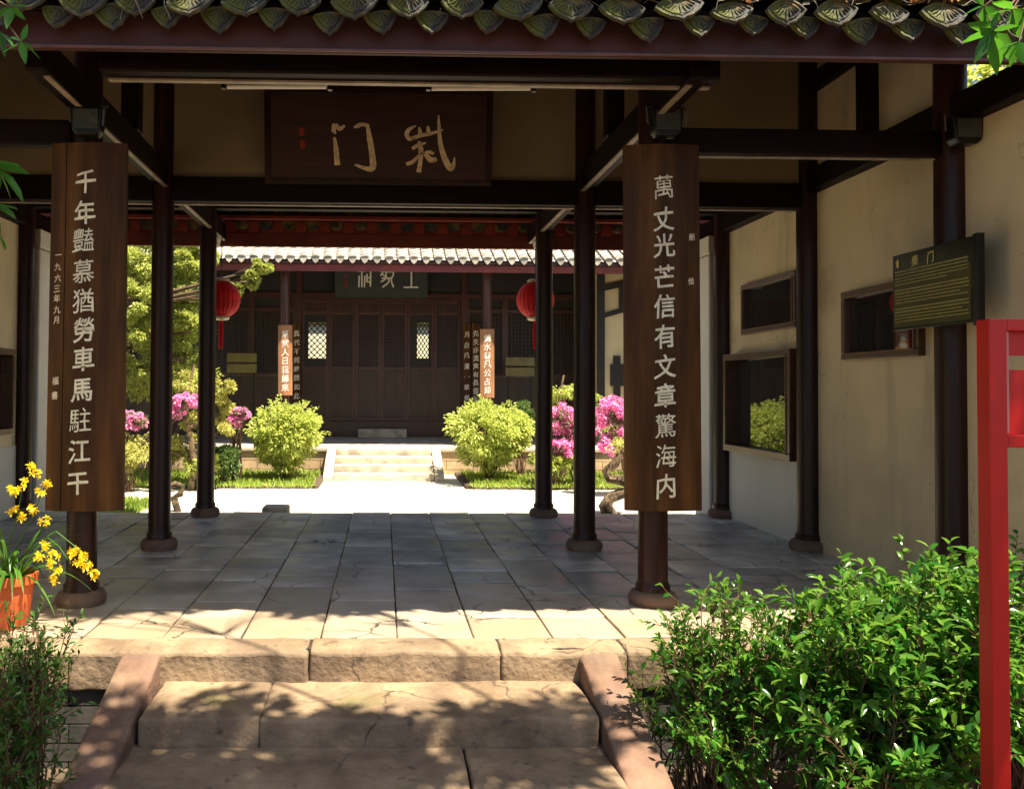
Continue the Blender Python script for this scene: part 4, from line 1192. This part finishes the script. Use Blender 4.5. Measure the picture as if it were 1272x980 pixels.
for a, b, c, fl_ in spikes:
    pa, pb, pc_ = at(a[0], a[1], 4.60), at(b[0], b[1], 4.5), at(c[0], c[1], 4.42)
    k.tube([pa, pa.lerp(pb, .5) + Vector((0, 0, .02)), pb, pb.lerp(pc_, .5) + Vector((0, 0, .02)), pc_], [.004, .004, .003, .003, .002], 5)
    for (u_, v_) in fl_:
        fP, fD = [], []
        for rep in range(3):
            q = at(u_ + random.uniform(-5, 5), v_ + random.uniform(-5, 5), 4.42 + random.uniform(-.04, .06))
            ax = Vector((random.uniform(-.6, .6), -1, random.uniform(-.4, .4))).normalized()
            e1 = ax.orthogonal().normalized(); e2 = ax.cross(e1)
            for m_ in range(6):
                an = 2 * math.pi * m_ / 6 + random.uniform(-.2, .2)
                fP.append(tuple(q)); fD.append(tuple(e1 * math.cos(an) + e2 * math.sin(an) + ax * .35))
        leaves('flower', fP, fD, rng.uniform(.020, .034, len(fP)), rng.uniform(.012, .019, len(fP)), lf_yel, orc, .2, .1)
obj('flower_stalks', k, lf_orch, orc)

# round bushes beside the hall stairs
def round_bush(label, u0, u1, vt, vb, Y):
    a, b = at(u0, vb, Y), at(u1, vt, Y); cx_ = (a.x + b.x) / 2; rx = (b.x - a.x) / 2; zb_ = cz + .06; h = b.z - zb_
    t = thing('round_bush', label, 'bush', (cx_, Y, zb_), 'round bushes beside the hall stairs')
    P, D = blobs((cx_, Y, zb_ + h * .60), (rx * .97, rx * .9, h * .42), 120, 95, rx * .20, .8, .55)
    P2, D2 = blobs((cx_, Y, zb_ + h * .28), (rx * .6, rx * .55, h * .22), 30, 60, rx * .2, .8, .3)
    P = np.concatenate([P, P2]); D = np.concatenate([D, D2])
    P[:, 2] = np.minimum(P[:, 2], b.z + rng.normal(0, .035, len(P)))
    for q_ in range(26):      # stray shoots
        d_ = rng.normal(0, 1, 3); d_[2] = abs(d_[2]); d_ /= np.linalg.norm(d_)
        c0 = np.array([cx_, Y, zb_ + h * .58]) + d_ * np.array([rx, rx * .9, h * .42]) * .92
        P = np.concatenate([P, c0 + d_ * np.linspace(0, .14, 9)[:, None] + rng.normal(0, .012, (9, 3))]); D = np.concatenate([D, d_ + rng.normal(0, .6, (9, 3))])
    leaves('foliage', P, D, rng.uniform(.05, .09, len(P)), rng.uniform(.022, .04, len(P)), lf_bush, t, .2, .25, fine=False)
    k = MB(); stems(k, (cx_, Y, zb_), [tuple(p) for p in P[rng.integers(0, len(P), 40)]], .02, 5, .03); obj('stems', k, twig_m, t)
round_bush('rounded yellow green bush left of the hall stairs', 305, 403, 498, 600, 13.9)
round_bush('rounded yellow green bush right of the hall stairs', 552, 663, 497, 600, 13.9)

def crown_tree(name, label, cat, base, h, trunk_r, clumps, lmat, ls, per, group=None, lean=(0, 0), flat=.45, bm=None):
    t = thing(name, label, cat, base, group)
    k = MB(); B = Vector(base)
    pts = [B + Vector((lean[0] * s_ + .06 * math.sin(s_ * 7), lean[1] * s_ + .05 * math.cos(s_ * 6), h * s_)) for s_ in np.linspace(0, 1, 9)]
    k.tube(pts, [trunk_r * (1 - .7 * s_) for s_ in np.linspace(0, 1, 9)], 9)
    P, D = [], []
    for (c, r) in clumps:
        c = Vector(c); j = min(range(len(pts)), key=lambda i_: (pts[i_] - c).length + abs(pts[i_].z - c.z + .4))
        a = pts[j]; mid = a.lerp(c, .5) + Vector((0, 0, -.08 + random.uniform(-.05, .1)))
        k.tube([a, mid, c + Vector((0, 0, -r[2] * .4))], [trunk_r * .4, trunk_r * .28, trunk_r * .12], 6)
        nb = max(6, int(18 * (r[0] * r[1]) ** .5)); p, d = blobs(c, r, nb, per, min(r[0], r[1]) * .28, .7, .3)
        P.append(p); D.append(d)
        for q in p[rng.integers(0, len(p), 5)]: k.tube([tuple(mid.lerp(c, .7)), tuple(q)], [trunk_r * .10, .004], 4)
    P = np.concatenate(P); D = np.concatenate(D)
    obj('trunk', k, bm or bark_m, t, smooth=True)
    leaves('crown', P, D, rng.uniform(.7, 1.25, len(P)) * ls, rng.uniform(.7, 1.25, len(P)) * ls * .42, lmat, t, .15, .15, fine=False)
    return t
def CL(u, v, Y, ru, rv, ry=None):
    s_ = Y / 1000; return (tuple(at(u, v, Y)), (ru * s_, (ry or ru * .8) * s_, rv * s_))
# golden pine, left court
crown_tree('pine_tree', 'golden leaved pine with layered branches filling the left side of the court', 'pine tree', (-5.0, 13.4, cz), 4.6, .13,
           [CL(78, 325, 13, 45, 24), CL(70, 385, 13, 40, 24), CL(85, 445, 13, 38, 22), CL(172, 325, 13, 48, 24), CL(165, 372, 12.8, 48, 24), CL(178, 415, 13, 44, 20), CL(170, 455, 13.2, 36, 16),
            CL(236, 330, 13.3, 44, 20), CL(242, 368, 13.2, 42, 18), CL(238, 405, 13.3, 42, 18), CL(236, 440, 13.3, 38, 14), CL(120, 290, 13.6, 70, 26), CL(215, 290, 13.6, 74, 26), CL(205, 350, 13.8, 60, 22), CL(205, 395, 13.9, 60, 22), CL(285, 358, 12.6, 24, 9), CL(312, 345, 12.5, 22, 9), CL(328, 330, 12.5, 14, 8), CL(110, 480, 13.4, 36, 14), CL(200, 310, 14.2, 60, 26), CL(215, 420, 14.2, 50, 26), CL(150, 350, 14.2, 60, 34), CL(255, 315, 14.0, 26, 14)],
           lf_pine, .075, 270)
crown_tree('topiary_tree', 'cloud pruned small tree with rounded pads between the left back columns', 'topiary', (-3.05, 12.8, cz), 2.0, .06,
           [CL(243, 474, 12.8, 38, 15), CL(275, 482, 12.7, 20, 13), CL(280, 503, 12.8, 24, 14), CL(238, 523, 12.9, 24, 11), CL(276, 528, 12.8, 30, 11), CL(225, 545, 12.9, 30, 12), CL(167, 536, 13.1, 24, 26)], lf_cloud, .06, 120, bm=bark_pale)
crown_tree('topiary_tree', 'cloud pruned small tree behind the right back columns beside the hall', 'topiary', (3.2, 14.4, cz), 1.9, .06,
           [CL(712, 482, 14.4, 34, 17), CL(690, 500, 14.5, 24, 12), CL(745, 505, 14.2, 24, 14), CL(760, 540, 14, 26, 12)], lf_bush, .06, 120, bm=bark_pale)
def azalea(label, base, cl, np_, ng, sz=.05):
    t = thing('azalea_bush', label, 'azalea', base, 'pink azaleas in the court')
    P, D, P2, D2 = [], [], [], []; k = MB()
    for c, r in cl:
        p, d = blobs(c, r, 26, np_, min(r) * .35, .8, .4); P.append(p); D.append(d)
        p, d = blobs(c, r, 18, ng, min(r) * .4, .8, .2); P2.append(p); D2.append(d)
        stems(k, base, [c] + [tuple(x) for x in p[rng.integers(0, len(p), 8)]], .022, 5, .05)
    P, D, P2, D2 = map(np.concatenate, (P, D, P2, D2))
    obj('stems', k, bark_m, t)
    leaves('leaves', P2, D2, rng.uniform(.03, .06, len(P2)), rng.uniform(.015, .03, len(P2)), lf_dark, t, fine=False)
    leaves('blossoms', P, D, rng.uniform(.8, 1.3, len(P)) * sz, rng.uniform(.8, 1.3, len(P)) * sz * .8, lf_pink, t, fine=False)
azalea('pink azalea bush in the left court below the golden pine', (-4.3, 13.0, cz), [CL(163, 522, 12.7, 18, 11), CL(233, 497, 12.4, 24, 9), CL(218, 511, 12.4, 12, 7)], 28, 34)
azalea('small pink azalea just left of the left round bush', (-2.5, 13.7, cz), [CL(300, 513, 13.2, 13, 7), CL(291, 524, 13.2, 10, 6)], 22, 30)
azalea('large pink azalea in bloom right of the right round bush', (3.25, 13.2, cz), [CL(700, 520, 13.2, 24, 22), CL(700, 556, 13.1, 24, 12), CL(740, 525, 13.2, 22, 18)], 46, 40)
azalea('tall pink azalea in bloom beside the right couplet board', (3.9, 12.4, cz), [CL(762, 510, 12.4, 20, 20), CL(765, 550, 12.3, 22, 18), CL(790, 520, 12.4, 22, 24)], 50, 34)

def twisted(label, base, pts, r):
    t = thing('bonsai_tree', label, 'bonsai', base, 'old bonsai trunks in the court')
    k = MB(); k.tube(pts, r, 8); k.smooth = True; obj('trunk', k, bark_pale, t)
    p, d = blobs(pts[-1], (.30, .22, .12), 12, 40, .09); leaves('crown', p, d, .045, .02, lf_cloud, t, fine=False)
def PP(Y, *L): return [tuple(at(u, v, Y)) for u, v in L]
b = at(760, 632, 10.6)
twisted('twisted mottled bonsai trunk beside the right couplet board', (b.x, 10.6, cz), [(b.x - .02, 10.6, cz - .03)] + PP(10.6, (752, 628), (758, 618), (775, 612), (784, 603), (770, 596), (756, 594), (752, 586), (764, 576), (768, 566), (782, 556)), [.10, .095, .08, .07, .075, .07, .065, .06, .06, .055, .04, .03])
b = at(222, 620, 10.7)
twisted('small twisted bonsai trunk behind the left middle column', (b.x, 10.7, cz), [(b.x, 10.7, cz - .03)] + PP(10.7, (216, 618), (224, 614), (226, 604), (218, 601), (205, 606), (190, 590), (180, 560)), [.05, .05, .045, .045, .04, .035, .03, .02])

# background trees beyond the court
for i, (x, y, h, s_, m_) in enumerate([(-10.5, 17, 6.5, 1.0, lf_pine), (-7.6, 20.5, 7.5, 1.15, lf_bush), (-13.5, 21, 8, 1.2, lf_pine), (-10, 24.5, 9, 1.35, lf_cloud), (7.6, 13.8, 5.5, .85, lf_bush), (10.2, 17.5, 7, 1.1, lf_pine), (8.6, 11.2, 8.5, 1.0, lf_bush)]):
    lab = ['golden tree beyond the left court beside the white wall', 'tall yellow green tree behind the left end of the hall', 'spreading golden tree at the far left of the court', 'tallest pale green tree far behind the left court',
           'bright green tree behind the right couplet board', 'golden tree far to the right behind the side house', 'small bright tree right of the court near the gate wall'][i]
    cl = []
    for j in range(16):
        a = random.uniform(0, 6.28); rr = random.uniform(.2, 1.9) * s_; z = random.uniform(.16, .98) * h
        cl.append(((x + rr * math.cos(a), y + rr * math.sin(a), cz + z), (1.0 * s_, .95 * s_, .55 * s_)))
    crown_tree('leafy_tree', lab, 'tree', (x, y, cz), h * .9, .16, cl, m_, .15, 75, 'trees around the court')

# grass in the beds
n = 26000
GX = np.concatenate([rng.uniform(-8.5, -1.15, n // 2), rng.uniform(1.45, 6.5, n // 3), rng.uniform(-5.2, -3.15, n // 4)])
GY = np.concatenate([rng.uniform(12.9, 15.2, n // 2), rng.uniform(12.95, 15.2, n // 3), rng.uniform(9.6, 11.6, n // 4)])
GP = np.stack([GX, GY, np.full(len(GX), cz + .04)], 1)
GP[-(n // 4):, 2] = cz + .0
tag(leaves('grass', GP, rng.normal(0, .35, (len(GX), 3)) + [0, 0, 1], rng.uniform(.05, .15, len(GX)), rng.uniform(.012, .03, len(GX)), lf_grass, None, fine=False, droop=.1), 'bright green grass growing in the court flower beds', 'grass', kind='stuff')
# low dark bush left of the round bush
def low_bush(label, c, r, m_, n_=50, group=None):
    t = thing('low_shrub', label, 'shrub', (c[0], c[1], cz), group)
    P, D = blobs(c, r, n_, 70, min(r) * .4, .8, .3); P[:, 2] = np.maximum(P[:, 2], cz)
    leaves('foliage', P, D, rng.uniform(.04, .08, len(P)), rng.uniform(.015, .03, len(P)), m_, t, fine=False)
    k = MB(); stems(k, (c[0], c[1], cz), [tuple(p) for p in P[rng.integers(0, len(P), 14)]], .012); obj('stems', k, twig_m, t)
c, r = CL(275, 572, 13.3, 26, 20); low_bush('low blue green shrub at the foot of the left court bed', c, r, lf_dark)
c, r = CL(648, 520, 14.6, 20, 28); low_bush('dark green shrub behind the right round bush', c, r, lf_dark)
c, r = CL(205, 560, 13.2, 34, 14); low_bush('low green shrub under the left topiary', c, r, lf_cloud)
c, r = CL(100, 530, 12.6, 40, 26); low_bush('broad dark shrub at the far left of the court', c, r, lf_dark)
c, r = CL(690, 572, 13.2, 40, 10); low_bush('low green shrub under the pink azaleas on the right', c, r, lf_bush)
c, r = CL(205, 470, 14.6, 70, 30); low_bush('tall pale green bush behind the golden pine trunk', c, r, lf_bush, 90)
c, r = CL(110, 455, 14.8, 60, 40); low_bush('big golden bush at the far left behind the pine', c, r, lf_pine, 90)
c, r = CL(250, 575, 12.9, 26, 12); low_bush('small yellow green shrub between the two left back columns', c, r, lf_bush)
c, r = CL(160, 565, 12.7, 26, 18); low_bush('small green shrub right of the left couplet board', c, r, lf_cloud)
c, r = CL(880, 480, 11.5, 16, 90); low_bush('tall bright shrub in the gap right of the right couplet board', c, r, lf_bush, 80)
a = at(342, 634, 9.05); tag(obj('stone_block', MB().stone(a.x - .14, a.x + .14, 8.95, 9.25, cz - .002, .03, r=.02, amp=.004, res=.08), stair_m), 'small pale stone block at the back edge of the gate floor', 'stone block')

# ------------------------------------------------------------------ overhanging trees at the front
def over_tree(label, base, pts, radii, branches, crowns, lm, L, per, nb):
    t = thing('overhanging_tree', label, 'tree', base)
    k = MB(); k.tube(pts, radii, 10)
    P, D = [], []
    for br in branches: k.tube(br[0], br[1], 6)
    for c, r in crowns:
        nn_ = max(4, int(nb * (r[0] * r[1]) ** .5)); p, d = blobs(c, r, nn_, per, .20, .6, .1); P.append(p); D.append(d)
        a = Vector(pts[-1]); c = Vector(c); lp = [a.lerp(c, q_) + Vector((random.uniform(-.09, .09), random.uniform(-.09, .09), .2 * math.sin(q_ * 3) + random.uniform(-.04, .04))) for q_ in (.2, .4, .6, .8)]
        k.tube([a] + lp + [c], [.035, .028, .022, .016, .011, .006], 6)
        for q_ in range(9):
            e_ = c + Vector((random.uniform(-1, 1) * r[0], random.uniform(-1, 1) * r[1], random.uniform(-.5, .5) * r[2])); k.tube([lp[-1], lp[-1].lerp(e_, .5) + Vector((0, 0, .05)), e_], [.009, .006, .002], 4)
    k.smooth = True; obj('trunk', k, bark_m, t)
    return t, P, D

# sprays of leaves that hang into the picture
def spray(P, D, k, start, sub):
    for (u, v, Y, leaf) in sub:
        q = at(u, v, Y); k.tube([start, start.lerp(q, .5) + Vector((0, 0, .03)), q], [.006, .0045, .002], 5)
        for (du, dv) in leaf:
            P.append(tuple(q)); e = at(u + du, v + dv, Y + random.uniform(-.08, .08)) - q; D.append(tuple(e))
RT, RP, RD = over_tree('broad leaved tree overhanging the steps from the right, green sprays at the upper right corner', (4.6, .2, -.6),
    [(4.6, .2, -.7), (4.5, .2, 1.5), (4.1, .3, 3.2), (3.5, .5, 4.6)], [.2, .17, .14, .09],
    [([(4.1, .3, 3.2), (3.2, 1.8, 3.7), tuple(at(1330, -60, 2.9)), tuple(at(1262, 0, 2.85))], [.05, .03, .012, .006])],
    [((.85, 1.95, 5.3), (.75, .5, .25)), ((1.6, 1.9, 5.3), (.7, .5, .25)), ((2.45, 1.95, 5.3), (.8, .48, .25)), ((1.6, 1.1, 5.6), (1.3, .6, .35)), ((3.3, 1.1, 5.3), (.7, .5, .3)), ((0, 1.5, 5.6), (.6, .5, .25)), ((.3, 3.5, 5.3), (.9, .30, .2)), ((1.6, 3.55, 5.3), (.7, .28, .2))], lf_hang, .09, 100, 30)
P = list(np.concatenate(RP)); D = list(np.concatenate(RD)); Ls = list(rng.uniform(.07, .13, len(P)))
k = MB(); sP, sD = [], []
st0 = at(1290, -20, 2.85)
spray(sP, sD, k, st0, [(1232, 40, 2.8, [(-38, 12), (-22, 36), (6, 50), (30, 34), (-30, -14), (8, -28), (34, -10), (-6, 22)]), (1258, 12, 2.8, [(-30, 6), (20, 14), (10, 34), (-12, 26), (-26, -12)]), (1222, 8, 2.85, [(-26, 10), (-14, -14), (22, 16), (2, 28)]), (1266, 52, 2.75, [(-12, 30), (14, 28), (-26, 10)])])
obj('twigs', k, twig_m, RT)
leaves('crown', P, D, Ls, np.array(Ls) * .42, lf_hang, RT, .15, .2)
Ln = np.linalg.norm(np.array(sD), axis=1); leaves('hanging_leaves', sP, sD, Ln * 1.02, Ln * .42, lf_hang, RT, .12, .08)
LT, LPs, LDs = over_tree('tree leaning in from the left, its bright compound leaves hanging at the left edge', (-3.4, .6, -.6),
    [(-3.4, .6, -.7), (-3.3, .7, 1.4), (-2.9, 1.0, 3.0), (-2.3, 1.2, 4.4)], [.15, .13, .10, .06],
    [([(-2.9, 1.0, 3.0), (-2.2, 2.0, 3.0), tuple(at(-60, -20, 2.8)), tuple(at(-14, 20, 2.7))], [.04, .02, .01, .005]), ([(-3.1, .9, 2.2), (-2.3, 2.0, 2.2), tuple(at(-40, 215, 2.7))], [.03, .015, .006])],
    [((-2.0, 1.2, 5.2), (.7, .5, .3)), ((-1.2, 1.5, 5.4), (.4, .35, .2)), ((-1.0, 3.5, 5.3), (1.0, .3, .2))], lf_hang, .09, 80, 24)
P = np.concatenate(LPs); D = np.concatenate(LDs)
k = MB(); sP, sD = [], []
spray(sP, sD, k, at(-20, 15, 2.7), [(14, 10, 2.7, [(-22, 14), (20, -4), (18, 14), (-6, 24), (6, -20)]), (26, 52, 2.7, [(8, -24), (16, 10), (24, 20), (-24, 12), (-14, -6), (6, 26)]), (0, 40, 2.7, [(6, 30), (-8, 26), (18, 18)])])
obj('twigs', k, twig_m, LT); k = MB()
spray(sP, sD, k, at(-40, 215, 2.7), [(-6, 205, 2.7, [(30, -4), (42, 8), (36, 44), (20, 40), (4, 34), (-6, -20)]), (-8, 255, 2.7, [(28, 14), (10, 40), (30, 2)]), (-4, 290, 2.7, [(10, 18)])])
obj('twigs', k, twig_m, LT)
leaves('crown', P, D, rng.uniform(.07, .12, len(P)), .04, lf_hang, LT, .15, .2)
Ln = np.linalg.norm(np.array(sD), axis=1); leaves('hanging_leaves', sP, sD, Ln * 1.02, Ln * .40, lf_hang, LT, .12, .08)
